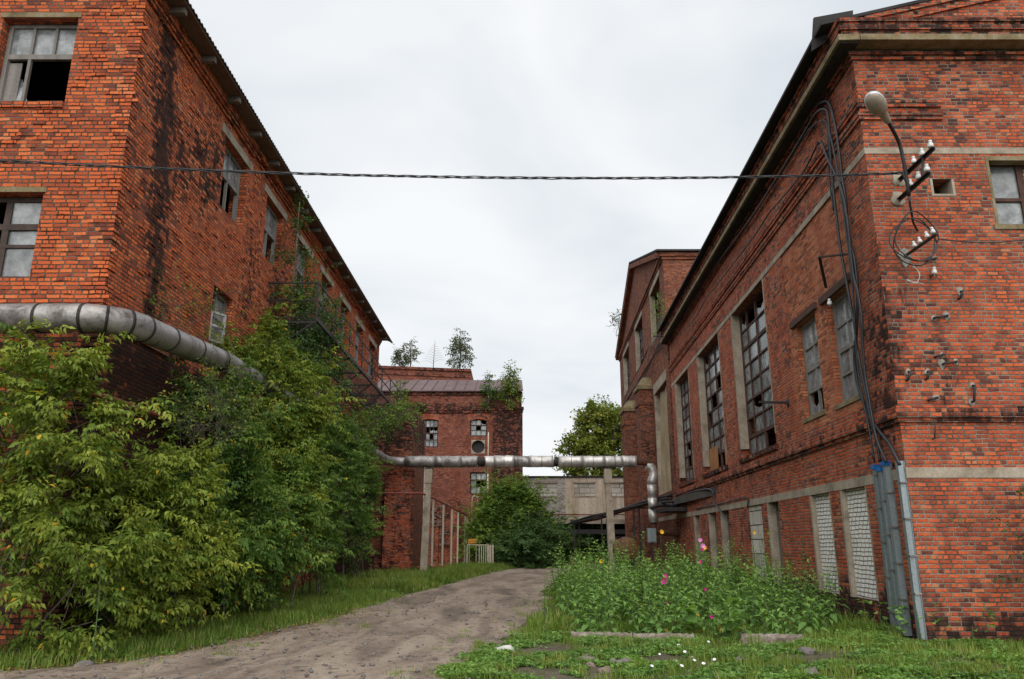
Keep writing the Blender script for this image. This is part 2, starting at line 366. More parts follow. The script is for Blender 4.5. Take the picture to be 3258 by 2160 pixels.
M['interior'] = simple('interior', (.05, .045, .04), (.1, .09, .08), 1., .95, .002)
def m_metal(name, base, dark, rough):
    t = NT(name); P = t.pos(); mp = t.n('Mapping'); t.put(mp.inputs[0], P); mp.inputs['Scale'].default_value = (1, 1, 1)
    f = t.noise(P, 2.2, 6, .7, .4); g = t.noise(P, 18, 4, .6)
    c = t.mix(t.ss(f, .4, .72), base, dark); c = t.mix(1., c, t.ramp(g, [(.2, (.7, .7, .7)), (.8, (1.1, 1.1, 1.1))]), 'MULTIPLY')
    t.bsdf(c, t.ss(f, .3, .8, rough, rough + .3), t.bump(t.m_('ADD', f, t.m_('MULTIPLY', g, .4)), .5, .015), .55, .5); return t.m
M['lagging'] = m_metal('lagging', (.36, .34, .33), (.085, .068, .06), .42)
M['lagging_bright'] = m_metal('lagging_bright', (.62, .6, .58), (.3, .27, .25), .36)
M['lagging_dark'] = m_metal('lagging_dark', (.05, .042, .04), (.02, .016, .015), .6)
M['lamp_metal'] = simple('lamp_metal', (.5, .52, .53), (.68, .7, .7), 6., .35, .001, metal=.2, spec=.5)
M['roof_red'] = simple('roof_red', (.075, .042, .045), (.15, .09, .085), 1.3, .55, .004, spec=.4)
def m_glass(name, col, alpha, rough=.12):
    t = NT(name); P = t.pos(); f = t.noise(P, 3.2, 5, .7)
    ri = t.n('NewGeometry').outputs['Random Per Island']
    c = t.mix(t.ss(f, .35, .7), tuple(x * .6 for x in col), col); c = t.mix(1., c, t.ramp(ri, [(0., (.3, .3, .3)), (.35, (.75, .76, .76)), (.8, (1.1, 1.12, 1.12)), (1., (1.6, 1.62, 1.62))]), 'MULTIPLY')
    t.bsdf(c, t.ss(f, .3, .7, rough, rough + .25), None, 0., .55, alpha=t.ss(f, .3, .75, alpha - .2, alpha + .12)); return t.m
M['glass'] = m_glass('dusty_sky_glass', (.4, .43, .445), .86, .05)  # dusty pane, base colour lightened to stand in for reflected sky
M['glass_sky'] = m_glass('sky_glass', (.36, .39, .4), .85, .04)  # sky reflection painted as a pale base colour
M['sheeting'] = simple('plastic_sheeting', (.28, .21, .115), (.4, .33, .21), 1.1, .5, .03, spec=.4)
def m_leaf(name, c_dark, c_mid, c_light, c_old, rough=.65):
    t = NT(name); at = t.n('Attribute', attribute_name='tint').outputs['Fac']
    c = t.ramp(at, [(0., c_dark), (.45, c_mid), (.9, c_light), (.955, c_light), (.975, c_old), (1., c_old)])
    pr = t.n('BsdfPrincipled'); t.put(pr.inputs['Base Color'], c); pr.inputs['Roughness'].default_value = rough; pr.inputs['Specular IOR Level'].default_value = .25
    tr = t.n('BsdfTranslucent'); t.put(tr.inputs['Color'], t.mix(1., c, (1.25, 1.3, .6), 'MULTIPLY'))
    ms = t.n('MixShader'); ms.inputs[0].default_value = .3
    t.t.links.new(pr.outputs[0], ms.inputs[1]); t.t.links.new(tr.outputs[0], ms.inputs[2]); t.t.links.new(ms.outputs[0], t.out.inputs[0]); return t.m
M['leaf_yellowgreen'] = m_leaf('leaf_yellowgreen', (.045, .085, .012), (.12, .185, .026), (.28, .325, .05), (.6, .38, .03))
M['leaf_green'] = m_leaf('leaf_green', (.028, .065, .014), (.075, .15, .027), (.2, .285, .048), (.4, .3, .03))
M['leaf_dark'] = m_leaf('leaf_dark', (.03, .065, .024), (.06, .12, .036), (.11, .185, .055), (.25, .2, .03))
M['leaf_weed'] = m_leaf('leaf_weed', (.07, .14, .036), (.14, .265, .06), (.24, .39, .085), (.42, .3, .07))
M['leaf_birch'] = m_leaf('leaf_birch', (.04, .06, .02), (.07, .095, .03), (.11, .13, .04), (.25, .2, .05))
M['leaf_maple'] = m_leaf('leaf_maple', (.07, .11, .02), (.15, .19, .03), (.28, .28, .045), (.45, .33, .04))
M['grass'] = m_leaf('grass_blade', (.06, .115, .018), (.14, .22, .034), (.27, .32, .07), (.38, .31, .15))
def petal(name, c): 
    t = NT(name); t.bsdf(c, .6, spec=.2); return t.m
M['petal_pink'] = petal('petal_pink', (.5, .02, .22)); M['petal_yellow'] = petal('petal_yellow', (.75, .42, .02)); M['petal_white'] = petal('petal_white', (.75, .7, .74))
M['petal_rose'] = petal('petal_rose', (.6, .2, .45))
# ------------------------------------------------------------------ ground and road
def gh(x, y):
    return .035 * mnoise.noise(Vector((x * .22, y * .22, 0))) + .014 * mnoise.noise(Vector((x * .9, y * .9, 3.1)))
ROADL = [(-7.4, 4), (-7.2, 8), (-6.7, 10.3), (-5.2, 11.5), (-4.75, 13.75), (-4.1, 16.6), (-3.8, 21), (-3.5, 25), (-2.8, 30), (-2.1, 36), (-1.2, 44), (0.4, 52), (3.0, 57), (8, 60), (20, 62)]
ROADR = [(.2, 4), (-.35, 8), (-.85, 10.0), (-.6, 12.0), (.05, 14.6), (.65, 18.5), (1.1, 23.5), (1.5, 30), (2.2, 38), (3.1, 44), (4.6, 48), (7, 50.5), (11, 52), (20, 53.5)]
def interp_edge(E, n):
    d = [0.]
    for a, b in zip(E[:-1], E[1:]): d.append(d[-1] + math.dist(a, b))
    o = []
    for k in range(n):
        s = d[-1] * (k / (n - 1)) ** 1.25; i = max(j for j in range(len(d)) if d[j] <= s + 1e-9); i = min(i, len(E) - 2)
        f = (s - d[i]) / (d[i + 1] - d[i]); o.append((E[i][0] + (E[i + 1][0] - E[i][0]) * f, E[i][1] + (E[i + 1][1] - E[i][1]) * f))
    return o
NR = 260
EL, ER = interp_edge(ROADL, NR), interp_edge(ROADR, NR)
def road_x(y):     # left and right edge of the road at a given depth (before the bend)
    def g(E):
        for a, b in zip(E[:-1], E[1:]):
            if a[1] <= y <= b[1]: return a[0] + (b[0] - a[0]) * (y - a[1]) / (b[1] - a[1])
        return E[0][0] if y < E[0][1] else 99
    return g(ROADL), g(ROADR)
def build_ground():
    xs = list(np.arange(-14, 16.01, .35)); ys = list(np.arange(2, 66, .4))
    xs = [-900, -300, -120, -60, -30, -20] + xs + [20, 30, 60, 120, 300, 900]; ys = [-200, -60, -20, -6] + ys + [75, 95, 130, 200, 400, 900, 1500]
    v = [(x, y, gh(x, y) if -14 < x < 16 and 0 < y < 66 else 0) for y in ys for x in xs]; W = len(xs)
    f = [(j * W + i, j * W + i + 1, (j + 1) * W + i + 1, (j + 1) * W + i) for j in range(len(ys) - 1) for i in range(W - 1)]
    me = bpy.data.meshes.new('ground'); me.from_pydata(v, [], f)
    t = NT('soil'); P = t.pos(); n1 = t.noise(P, .8, 5, .65); n2 = t.noise(P, 9, 5, .7); n3 = t.noise(P, 45, 2)
    c = t.ramp(n1, [(.3, (.055, .045, .034)), (.5, (.11, .095, .065)), (.75, (.17, .145, .11))])
    c = t.mix(t.ss(n2, .52, .62), c, (.06, .085, .025)); c = t.mix(t.m_('MULTIPLY', t.ss(n3, .55, .68), .6), c, (.24, .2, .16))
    t.bsdf(c, .95, t.bump(t.m_('ADD', n2, t.m_('MULTIPLY', n3, .4)), 1., .05), spec=.1); me.materials.append(t.m)
    o = bpy.data.objects.new('ground', me); COL.objects.link(o); tag(o, kind='structure')
    # road
    K = 22; v = []
    for i in range(NR):
        (lx, ly), (rx, ry) = EL[i], ER[i]
        jl = .22 * mnoise.noise(Vector((lx * 1.1, ly * 1.1, 5))) + .09 * mnoise.noise(Vector((lx * 5, ly * 5, 9)))
        jr = .22 * mnoise.noise(Vector((rx * 1.1, ry * 1.1, 15))) + .09 * mnoise.noise(Vector((rx * 5, ry * 5, 19)))
        lx += jl; rx += jr
        for k in range(K + 1):
            f_ = k / K; x, y = lx + (rx - lx) * f_, ly + (ry - ly) * f_
            e = min(1, min(f_, 1 - f_) * 9)
            rut = -.045 * math.exp(-((f_ - .3 + .04 * math.sin(y * .5)) / .08) ** 2) - .045 * math.exp(-((f_ - .68 + .03 * math.sin(y * .4)) / .08) ** 2)
            z = gh(x, y) + .006 + e * (.034 + rut * .6 + .022 * mnoise.noise(Vector((x * 1.3, y * 1.3, 7))) + .012 * mnoise.noise(Vector((x * 4, y * 4, 2))))
            v.append((x, y, max(z, gh(x, y) + .005)))
    f = [(i * (K + 1) + k, i * (K + 1) + k + 1, (i + 1) * (K + 1) + k + 1, (i + 1) * (K + 1) + k) for i in range(NR - 1) for k in range(K)]
    me = bpy.data.meshes.new('road'); me.from_pydata(v, [], f); me.polygons.foreach_set('use_smooth', [True] * len(f))
    t = NT('packed_dirt'); P = t.pos()
    mp = t.n('Mapping'); t.put(mp.inputs[0], P); mp.inputs['Scale'].default_value = (1.2, .32, 1); mp.inputs['Rotation'].default_value = (0, 0, R(-14)); Q = mp.outputs[0]
    a = t.noise(Q, .9, 6, .68, .6); b = t.noise(P, 4.5, 6, .7, .3); g = t.noise(P, 60, 3, .6)
    c = t.ramp(a, [(.3, (.07, .05, .038)), (.42, (.19, .143, .108)), (.55, (.31, .245, .19)), (.75, (.4, .33, .265))])
    c = t.mix(t.ss(b, .52, .7), c, (.075, .058, .046)); c = t.mix(t.m_('MULTIPLY', t.ss(g, .55, .7), .5), c, (.36, .31, .27))
    vo = t.n('TexVoronoi'); t.put(vo.inputs['Vector'], P); vo.inputs['Scale'].default_value = 9; st = t.ss(vo.outputs['Distance'], .10, .22, 1., 0.)
    rs = t.n('SeparateColor'); t.put(rs.inputs[0], vo.outputs['Color']); st = t.m_('MULTIPLY', st, t.m_('GREATER_THAN', rs.outputs[0], .72))
    c = t.mix(t.m_('MULTIPLY', st, .7), c, t.mix(rs.outputs[1], (.22, .18, .16), (.45, .4, .36)))
    v2 = t.n('TexVoronoi'); t.put(v2.inputs['Vector'], P); v2.inputs['Scale'].default_value = 34; s2 = t.ss(v2.outputs['Distance'], .15, .3, 1., 0.)
    r2 = t.n('SeparateColor'); t.put(r2.inputs[0], v2.outputs['Color']); s2 = t.m_('MULTIPLY', s2, t.m_('GREATER_THAN', r2.outputs[0], .6)); c = t.mix(t.m_('MULTIPLY', s2, .6), c, t.mix(r2.outputs[1], (.1, .08, .07), (.5, .44, .38)))
    h = t.m_('ADD', t.m_('ADD', t.m_('MULTIPLY', b, 1.2), t.m_('MULTIPLY', g, .25)), t.m_('MULTIPLY', st, .5))
    t.bsdf(c, t.ss(a, .3, .5, .55, .95), t.bump(h, 1., .06), spec=.25); me.materials.append(t.m)
    o = bpy.data.objects.new('road', me); COL.objects.link(o); tag(o, kind='structure')
build_ground()

# ------------------------------------------------------------------ left factory
LX, LY, LEND, LZ = -6.98, 12.5, 39.2, 12.0
def gauss(x, c, w): return math.exp(-((x - c) / w) ** 2)
def build_left():
    b = thing('factory_building', 'long orange brick factory with soot streaks, open windows and corrugated eave beside the road', 'building', (LX, LY, 0))
    WS = Wall((LX, LY), (LX, LEND), 0, LZ); WF = Wall((-26, LY), (LX, LY), 0, LZ)
    WB = Wall((LX, LEND), (-26, LEND), 0, LZ); WW = Wall((-26, LEND), (-26, LY), 0, LZ)
    up = []; lo = []
    for k in range(7):
        y = 17.7 + 3.25 * k
        up.append((WS.sY(y - .8), WS.sY(y + .8), 9.4, 11.2)); lo.append((WS.sY(y - .62), WS.sY(y + .62), 6.05, 7.45))
    fu = (WF.sX(-9.62), WF.sX(-8.2), 9.4, 11.2); fl = (WF.sX(-9.72), WF.sX(-8.3), 6.0, 7.6)
    f3 = (WF.sX(-12.6), WF.sX(-11.2), 9.4, 11.2); f4 = (WF.sX(-12.7), WF.sX(-11.3), 6.0, 7.6)
    def stain_shade(p):
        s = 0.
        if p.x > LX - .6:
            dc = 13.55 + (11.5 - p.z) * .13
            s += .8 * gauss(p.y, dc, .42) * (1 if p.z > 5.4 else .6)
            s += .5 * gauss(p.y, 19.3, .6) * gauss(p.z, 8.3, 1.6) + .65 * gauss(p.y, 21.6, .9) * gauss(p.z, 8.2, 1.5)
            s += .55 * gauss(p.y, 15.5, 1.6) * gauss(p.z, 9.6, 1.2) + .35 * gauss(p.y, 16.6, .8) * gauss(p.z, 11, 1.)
            if p.z < 5.15: s += .75 if p.y < 20 else .42  # shade below the heating pipe, painted in on top of the grime
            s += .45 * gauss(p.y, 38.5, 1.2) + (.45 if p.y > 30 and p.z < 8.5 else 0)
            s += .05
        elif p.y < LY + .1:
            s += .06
            if p.z < 5.1: s += .5  # painted shade under the pipe on the front wall
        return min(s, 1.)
    w = MB(); WS.mesh(w, up + lo, .42, .45); WF.mesh(w, [fu, fl, f3, f4], .42, .5); WB.mesh(w, (), .42, 3); WW.mesh(w, (), .42, 4)
    # front gable above the eave
    w.face([(-26, LY, LZ), (LX, LY, LZ), (-16.5, LY, LZ + 4.6)]); w.face([(-26, LEND, LZ), (-16.5, LEND, LZ + 4.6), (LX, LEND, LZ)])
    c = MB()
    for k, (z0, z1, o) in enumerate(((11.62, 11.70, .05), (11.70, 11.78, .09), (11.78, 11.99, .13))):
        y = LY + .02
        while y < LEND - .1:       # crumbling courses: short runs of bricks, some lost
            l = random.uniform(.5, 1.8); e = min(y + l, LEND)
            if random.random() < .84 or k == 2:
                WS.box(c, WS.sY(y), WS.sY(e), z0, z1 + .001, 0, o + random.uniform(-.012, .012))
            y = e
    c.build('cornice', M['brick_left'], b, attr=lambda p: .3 + .3 * mnoise.noise(p * .8))
    c = MB(); WF.box(c, WF.L - 19, WF.L + .05, 5.22, 5.5, 0, .05); WF.box(c, WF.L - 19, WF.L + .03, 5.08, 5.21, 0, .03)
    WS.box(c, -.05, 2.6, 5.22, 5.5, 0, .05)
    c.build('belt_course', M['brick_left'], b)
    # random bricks standing proud of the old wall
    c = w
    for q in range(900):
        if random.random() < .62: W_, a, z = WS, random.uniform(.1, 14), random.uniform(5.6, 11.5)
        else: W_, a, z = WF, WF.L - random.uniform(.1, 4.4), random.uniform(5.6, 11.9)
        hs = (up + lo) if W_ is WS else [fu, fl]
        if any(h[0] - .3 < a < h[1] + .05 and h[2] - .1 < z < h[3] + .4 for h in hs): continue
        z = round(z / .077) * .077 + .008; W_.box(c, a, a + random.choice((.12, .24, .25)), z, z + .062, -.02, random.uniform(.006, .02))
    for k in range(150):            # toothed corner
        z = k * .077 + .006
        if z > 11.5: break
        o = random.uniform(.003, .022); c.box(LX - .24, LX + o, LY - o, LY + .24, z, z + .064)
    w.build('wall', M['brick_left'], b, attr=stain_shade)
    # windows
    miss_sets = [{(0, 0), (1, 0)}, {(1, 0)}, {(0, 1), (1, 0)}, set(), {(1, 1)}, {(0, 0)}, set()]
    for k, h in enumerate(up):
        window(WS, h, b, M['wood_grey'], M['glass'], 2, 2, .18, .06, .09, miss_sets[k], heavy_r=(1,), rowcuts=(0, .58, 1))
        l = MB(); WS.box(l, h[0] - .3, h[1] + .3, 11.2, 11.42, .001, .02); l.build('lintel', M['concrete'], b)
    for k, h in enumerate(lo):
        window(WS, h, b, M['wood_white'] if k % 2 else M['wood_grey'], M['glass'], 2, 2, .15, .06, .085, [{(0, 1)}, {(0, 0), (1, 1)}, {(1, 0)}][k % 3], heavy_r=(1,), rowcuts=(0, .6, 1))
    # a sash of the first lower window hanging out
    h = lo[0]; s = MB(); pv = WS.P(h[0] + .1, 0, -.06); q = Vector((.2, .42, 0)); z0, z1 = 6.12, 6.85
    for (f0, f1) in ((0, .1), (.9, 1)):
        s.hexa([(pv.x + q.x * f0 + .02, pv.y + q.y * f0, z0), (pv.x + q.x * f1 + .02, pv.y + q.y * f1, z0), (pv.x + q.x * f1 - .02, pv.y + q.y * f1, z0), (pv.x + q.x * f0 - .02, pv.y + q.y * f0, z0),
                (pv.x + q.x * f0 + .02, pv.y + q.y * f0, z1), (pv.x + q.x * f1 + .02, pv.y + q.y * f1, z1), (pv.x + q.x * f1 - .02, pv.y + q.y * f1, z1), (pv.x + q.x * f0 - .02, pv.y + q.y * f0, z1)])
    for z in (z0, .5 * (z0 + z1), z1 - .05): s.bar(pv + Vector((0, 0, z + .025)), pv + q + Vector((0, 0, z + .025)), .04, .05)
    s.build('open_sash', M['wood_white'], b)
    window(WF, fu, b, M['wood_grey'], M['glass'], 3, 2, .2, .055, .075, {(1, 0), (2, 0), (0, 0)}, heavy_r=(1,), rowcuts=(0, .62, 1), cuts=(0, .32, .66, 1), vb={2: (1, 2)})
    window(WF, fl, b, M['wood_dark'], M['glass'], 2, 3, .2, .06, .09, {(0, 1), (0, 2)}, heavy_c=(1,), heavy_r=(2,), rowcuts=(0, .4, .66, 1))
    window(WF, f3, b, M['wood_grey'], M['glass'], 2, 2, .2, .06, .09); window(WF, f4, b, M['wood_dark'], M['glass'], 2, 2, .2, .06, .09)
    # leaning pane and old ply in the upper front window
    s = MB(); s.face([(-9.5, LY + .24, 9.42), (-9.08, LY + .24, 9.42), (-9.1, LY + .3, 9.6), (-9.3, LY + .36, 10.1), (-9.45, LY + .36, 10.15)]); s.build('broken_pane', M['glass'], b)
    s = MB(); s.box(-9.6, -9.3, LY + .27, LY + .29, 9.45, 10.4); s.build('board', M['wood_grey'], b)
    for h in (fu, fl):
        s = MB(); WF.box(s, h[0] - .05, h[1] + .05, h[3] + .001, h[3] + .1, -.3, .02); s.build('lintel', M['concrete_moss'], b)
    s = MB()
    x = fu[0] - .02
    while x < fu[1] - .05: e = x + random.uniform(.2, .27); WF.box(s, x, e, 9.28, 9.398, -.12, .035 + random.uniform(0, .02)); x = e + .012
    s.build('window_sill', M['brick_left'], b)
    # eave: soffit boards, rafter tails, corrugated sheets
    ex = LX + .52
    s = MB(); s.hexa([(LX - .3, LY - .5, 12.02), (ex - .04, LY - .5, 12.0), (ex - .04, LEND + .5, 12.0), (LX - .3, LEND + .5, 12.02),
                      (LX - .3, LY - .5, 12.22), (ex - .04, LY - .5, 12.04), (ex - .04, LEND + .5, 12.04), (LX - .3, LEND + .5, 12.22)])
    s.build('soffit', M['wood_brown'], b)
    k = 0; y = LY + .7
    while y < LEND + .3:
        s = MB(); s.hexa([(LX - .2, y, 11.86), (ex - .1, y, 11.86), (ex - .1, y + .12, 11.86), (LX - .2, y + .12, 11.86), (LX - .2, y, 12.0), (ex - .1, y, 11.995), (ex - .1, y + .12, 11.995), (LX - .2, y + .12, 12.0)])
        s.build('rafter_tail', M['wood_tail'], b); y += 1.6
    s = MB(); n = int((LEND + 1.2 - LY + .6) / .045); rows = ((ex, 12.06), (ex - .9, 12.5), (-16.5, LZ + 4.8))
    for i in range(n + 1):
        y = LY - .6 + i * .045; dz = .028 * math.sin(y / .15 * 2 * math.pi)
        for (x, z) in rows: s.v.append((x, y, z + dz))
    for i in range(n):
        for j in range(2): a = i * 3 + j; s.f.append((a, a + 3, a + 4, a + 1)); s.sm.append(False)
    s.f.append  # sheets get a thin underside
    m = len(s.v); s.v += [(x, y, z - .02) for (x, y, z) in s.v]
    s.f += [tuple(reversed([q + m for q in f])) for f in s.f]; s.sm += [False] * (len(s.f) - len(s.sm))
    for i in range(n): a = i * 3; s.f.append((a + 3, a, a + m, a + 3 + m)); s.sm.append(False)
    s.hexa([(-26.6, LY - .6, 12.0), (-16.5, LY - .6, LZ + 4.75), (-16.5, LEND + .6, LZ + 4.75), (-26.6, LEND + .6, 12.0), (-26.6, LY - .6, 12.06), (-16.5, LY - .6, LZ + 4.81), (-16.5, LEND + .6, LZ + 4.81), (-26.6, LEND + .6, 12.06)])
    s.build('roof', M['slate'], b)
    s = MB(); s.box(-25.5, LX - .46, LY + .46, LEND - .46, 8.2, 8.45); s.box(-25.5, LX - .46, LY + .46, LEND - .46, 4.8, 5.1); s.build('floor_slab', M['interior'], b)
    return b
build_left()

# ------------------------------------------------------------------ right factory (nearest on the right)
RX0, RY0, RS = 6.96, 13.7, .0396
def rx(Y): return RX0 + RS * (Y - RY0)
AEND = 37.4
def build_right():
    b = thing('factory_building', 'red brick factory on the near right with tall grid windows and bricked up lower openings', 'building', (RX0, RY0, 0))
    W = Wall((rx(AEND), AEND), (RX0, RY0), 0, 11.55); F = Wall((RX0, RY0), (26, RY0), 0, 11.55)
    S = W.sY
    big = [(S(24.95), S(21.05), 4.2, 9.0), (S(30.9), S(26.9), 4.2, 9.0), (S(36.4), S(32.9), 4.2, 9.0)]
    inf = (S(19.3), S(14.95), 4.2, 9.0)          # old opening, filled in round two narrow windows
    low = [(S(16.9), S(15.5)), (S(18.85), S(17.5)), (S(22.5), S(21.4)), (S(24.7), S(23.1)), (S(28.5), S(27.2)), (S(30.6), S(29.2)), (S(33.6), S(32.4))]
    low = [(a, c, .5, 2.68) for a, c in low]
    fw = (F.sX(9.3), F.sX(10.9), 7.5, 8.95); nic = (F.sX(8.15), F.sX(8.62), 8.1, 8.46)
    fw2 = (F.sX(13.5), F.sX(15.1), 7.5, 8.95)
    def stain_shade(p):
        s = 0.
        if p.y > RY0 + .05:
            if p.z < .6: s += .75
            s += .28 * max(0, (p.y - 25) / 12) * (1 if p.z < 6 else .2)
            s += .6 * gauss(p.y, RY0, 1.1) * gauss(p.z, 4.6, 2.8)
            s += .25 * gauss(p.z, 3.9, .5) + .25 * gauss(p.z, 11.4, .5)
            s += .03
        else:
            s += .5 * max(0, 1 - p.z / .75)  # front wall darker towards the ground
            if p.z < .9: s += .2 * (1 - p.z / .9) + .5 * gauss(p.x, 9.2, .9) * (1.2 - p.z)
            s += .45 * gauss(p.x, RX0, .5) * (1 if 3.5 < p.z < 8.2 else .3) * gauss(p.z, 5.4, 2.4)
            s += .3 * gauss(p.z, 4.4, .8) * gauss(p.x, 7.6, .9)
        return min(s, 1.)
    w = MB(); W.mesh(w, big + [inf] + low, .5, .55); F.mesh(w, [fw, nic, fw2], .5, .5)
    Wall((26, RY0), (26, AEND), 0, 11.55).mesh(w, (), .4, 4); Wall((26, AEND), (rx(AEND), AEND), 0, 11.55).mesh(w, (), .4, 4)
    gx = (RX0 + 26) / 2
    w.face([(RX0, RY0, 11.55), (26, RY0, 11.55), (26, RY0, 12.1), (gx, RY0, 14.35), (RX0, RY0, 12.1)]); w.face([(26, AEND, 11.55), (rx(AEND), AEND, 11.55), (rx(AEND), AEND, 12.1), (gx, AEND, 14.35), (26, AEND, 12.1)])
    w.build('wall', M['brick_right'], b, attr=stain_shade)
    # filled-in bay
    i = MB(); w1 = (S(18.75), S(17.35), 4.52, 6.88); w2 = (S(16.6), S(15.25), 4.5, 6.85)
    IW = Wall(W.P(inf[0] + .003, 0, -.03).xy, W.P(inf[1] - .003, 0, -.03).xy, 4.203, 8.997)
    d0 = inf[0] + .003
    IW.mesh(i, [(w1[0] - d0, w1[1] - d0, w1[2], w1[3]), (w2[0] - d0, w2[1] - d0, w2[2], w2[3])], .3, .5)
    i.build('brick_infill', M['brick_orange_infill'], b)
    for h, ms in ((w1, {(1, 0)}), (w2, set())):
        hh = (h[0] - d0, h[1] - d0, h[2], h[3])
        window(IW, hh, b, M['wood_grey'], M['glass'], 2, 4, .14, .05, .08, ms, heavy_r=(2,))
        l = MB(); W.box(l, h[0] - .25, h[1] + .2, h[3] + .001, h[3] + .16, -.12, .045); l.build('steel_lintel', M['rust_frame'], b)
        l = MB(); W.box(l, h[0] - .08, h[1] + .08, h[2] - .1, h[2] - .002, -.1, .0); l.build('window_sill', M['concrete_moss'], b)
    # big grid windows: concrete surrounds, dark frames
    miss = [{(1, 7), (0, 1), (3, 2), (2, 0)}, {(1, 4), (0, 3), (2, 5), (1, 0), (2, 0), (3, 0)}, {(1, 1)}]
    for k, h in enumerate(big):
        s = MB(); e = .002
        W.box(s, h[0] + e, h[0] + .14, h[2] + .3, h[3] - e, -.3, .012); s.build('window_surround', M['concrete'], b); s = MB(); W.box(s, h[1] - .06, h[1] - e, h[2] + .3, h[3] - e, -.3, .008)
        s.build('window_surround', M['concrete'], b)
        hh = (h[0] + .145, h[1] - .065, h[2], h[3] - .01)
        window(W, hh, b, M['rust_frame'], M['glass_sky'] if k else M['glass_sky'], 4, 8, .24, .055, .08, miss[k], heavy_r=(1, 6), heavy_c=(2,), cuts=(0, .2, .5, .8, 1))
        s = MB(); W.box(s, h[0] - .1, h[1] + .1, h[2] - .14, h[2] - .002, -.2, .06); s.build('window_sill', M['brick_right'], b, attr=lambda p: .7)
    h = big[1]; s = MB(); W.box(s, h[0] + .2, h[0] + 1.7, h[2] + .06, h[2] + .95, -.22, -.2); s.build('board', M['board_orange'], b)
    s = MB(); W.box(s, h[1] - 1.1, h[1] - .2, h[2] + .1, h[2] + 1.1, -.22, -.2); s.build('board', M['board_orange'], b)
    # lintel band running round the corner
    s = MB(); W.box(s, 0, W.L + .014, 9.0, 9.14, 0, .014); F.box(s, .0, 19, 9.0, 9.13, 0, .013); s.build('lintel_band', M['concrete'], b)
    s = MB(); W.box(s, 0, W.L + .012, 2.69, 2.88, 0, .012); F.box(s, 0, 19, 2.70, 2.88, 0, .011); s.build('lower_lintel_band', M['concrete'], b)
    # lower openings
    fills = ['brick_white', 'brick_white', 'board_grey', 'block_grey', 'board_grey', 'board_grey', 'board_grey']
    for h, m in zip(low, fills):
        a0, a1 = min(h[:2]), max(h[:2])
        s = MB(); e = .002
        if m != 'block_grey':
            W.box(s, a0 + e, a0 + .1, .5 + e, 2.68 - e, -.32, .006)
            s.build('opening_surround', M['concrete'], b); s = MB()
            if m == 'brick_white': W.box(s, a1 - .05, a1 - e, .5 + e, 2.68 - e, -.2, .004); s.build('opening_surround', M['concrete'], b)
        s = MB(); W.box(s, a0 + .101 if m != 'block_grey' else a0 + e, a1 - (.051 if m == 'brick_white' else e), .5 + e, 2.68 - e, -.4, -.10 if m == 'brick_white' else (-.05 if m == 'block_grey' else -.22))
        s.build('blocked_opening', M[m], b)
    # belts
    s = MB()
    for z0, z1, o in ((3.68, 3.76, .045), (3.76, 3.92, .085), (3.92, 3.97, .05)): W.box(s, 0, W.L + o, z0, z1 + .001, 0, o); F.box(s, 0, 19, z0, z1, 0, o)
    s.build('belt_course', M['brick_right'], b, attr=lambda p: .55 if p.z < 3.9 else .3)
    s = MB()
    for z0, z1, o in ((10.02, 10.1, .05), (10.1, 10.18, .07), (9.74, 9.82, .05), (9.82, 9.90, .07)): W.box(s, 0, W.L + o, z0, z1 + .001, 0, o); F.box(s, 0, 1.62, z0, z1, 0, o)
    s.build('rib_course', M['brick_right'], b, attr=lambda p: .3)
    s = MB()
    for z0, z1, o in ((11.10, 11.18, .05), (11.18, 11.26, .11)): W.box(s, 0, W.L + o, z0, z1 + .001, 0, o); F.box(s, 0, 19, z0, z1, 0, o)
    for z0, z1, o in ((11.43, 11.60, .30), (11.60, 11.76, .34), (11.76, 11.84, .38)): W.box(s, -.2, W.L + o, z0, z1 + .001, -.1, o); F.box(s, 0, 19, z0, z1, -.1, o)
    s.build('cornice', M['brick_right'], b, attr=lambda p: .5)
    s = MB(); W.box(s, -.2, W.L + .42, 11.30, 11.43, 0, .42); F.box(s, 0, 19, 11.30, 11.43, 0, .418); s.build('cornice_slab', M['concrete_moss'], b)
    s = MB(); W.box(s, -.2, W.L + .36, 11.262, 11.299, 0, .36); s.build('soffit', M['tar'], b)
    # gable verge: stepped brick strips
    s = MB()
    for o, dz in ((.10, .0), (.05, -.16)):
        a, c = Vector((RX0 + .3, RY0 - o, 12.0 + dz)), Vector((gx, RY0 - o, 14.28 + dz)); s.hexa([a, c, c + Vector((0, o, 0)), a + Vector((0, o, 0)), a + Vector((0, 0, .16)), c + Vector((0, 0, .16)), c + Vector((0, o, .16)), a + Vector((0, o, .16))])
    s.build('verge', M['brick_right'], b, attr=lambda p: .35)
    # roof sheets
    s = MB(); e = .62
    for (xa, xb, za, zb) in ((RX0 - e, gx, 11.86, 14.46), (26.5, gx, 11.9, 14.46)):
        d = 1.0 if xa < xb else 0
        y0 = RY0 - .12
        pts = [(xa, y0), (xb, y0), (xb, AEND + .1), (xa + d, AEND + .1)]; zz = (za, zb, zb, za)
        if xa > xb: pts = [pts[1], pts[0], pts[3], pts[2]]; zz = (zb, za, za, zb)
        s.hexa([(p[0], p[1], z) for p, z in zip(pts, zz)] + [(p[0], p[1], z + .07) for p, z in zip(pts, zz)])
    s.build('roof', M['tar'], b)
    s = MB(); s.hexa([(RX0 - .68, RY0 + .3, 11.55), (RX0 + .2, RY0 + .2, 12.1), (RX0 + .2, RY0 + .25, 12.1), (RX0 - .68, RY0 + .35, 11.55), (RX0 - .56, RY0 + .3, 12.36), (RX0 + .24, RY0 + .2, 12.46), (RX0 + .24, RY0 + .25, 12.46), (RX0 - .56, RY0 + .35, 12.36)])
    s.build('bent_roof_sheet', M['tar'], b)
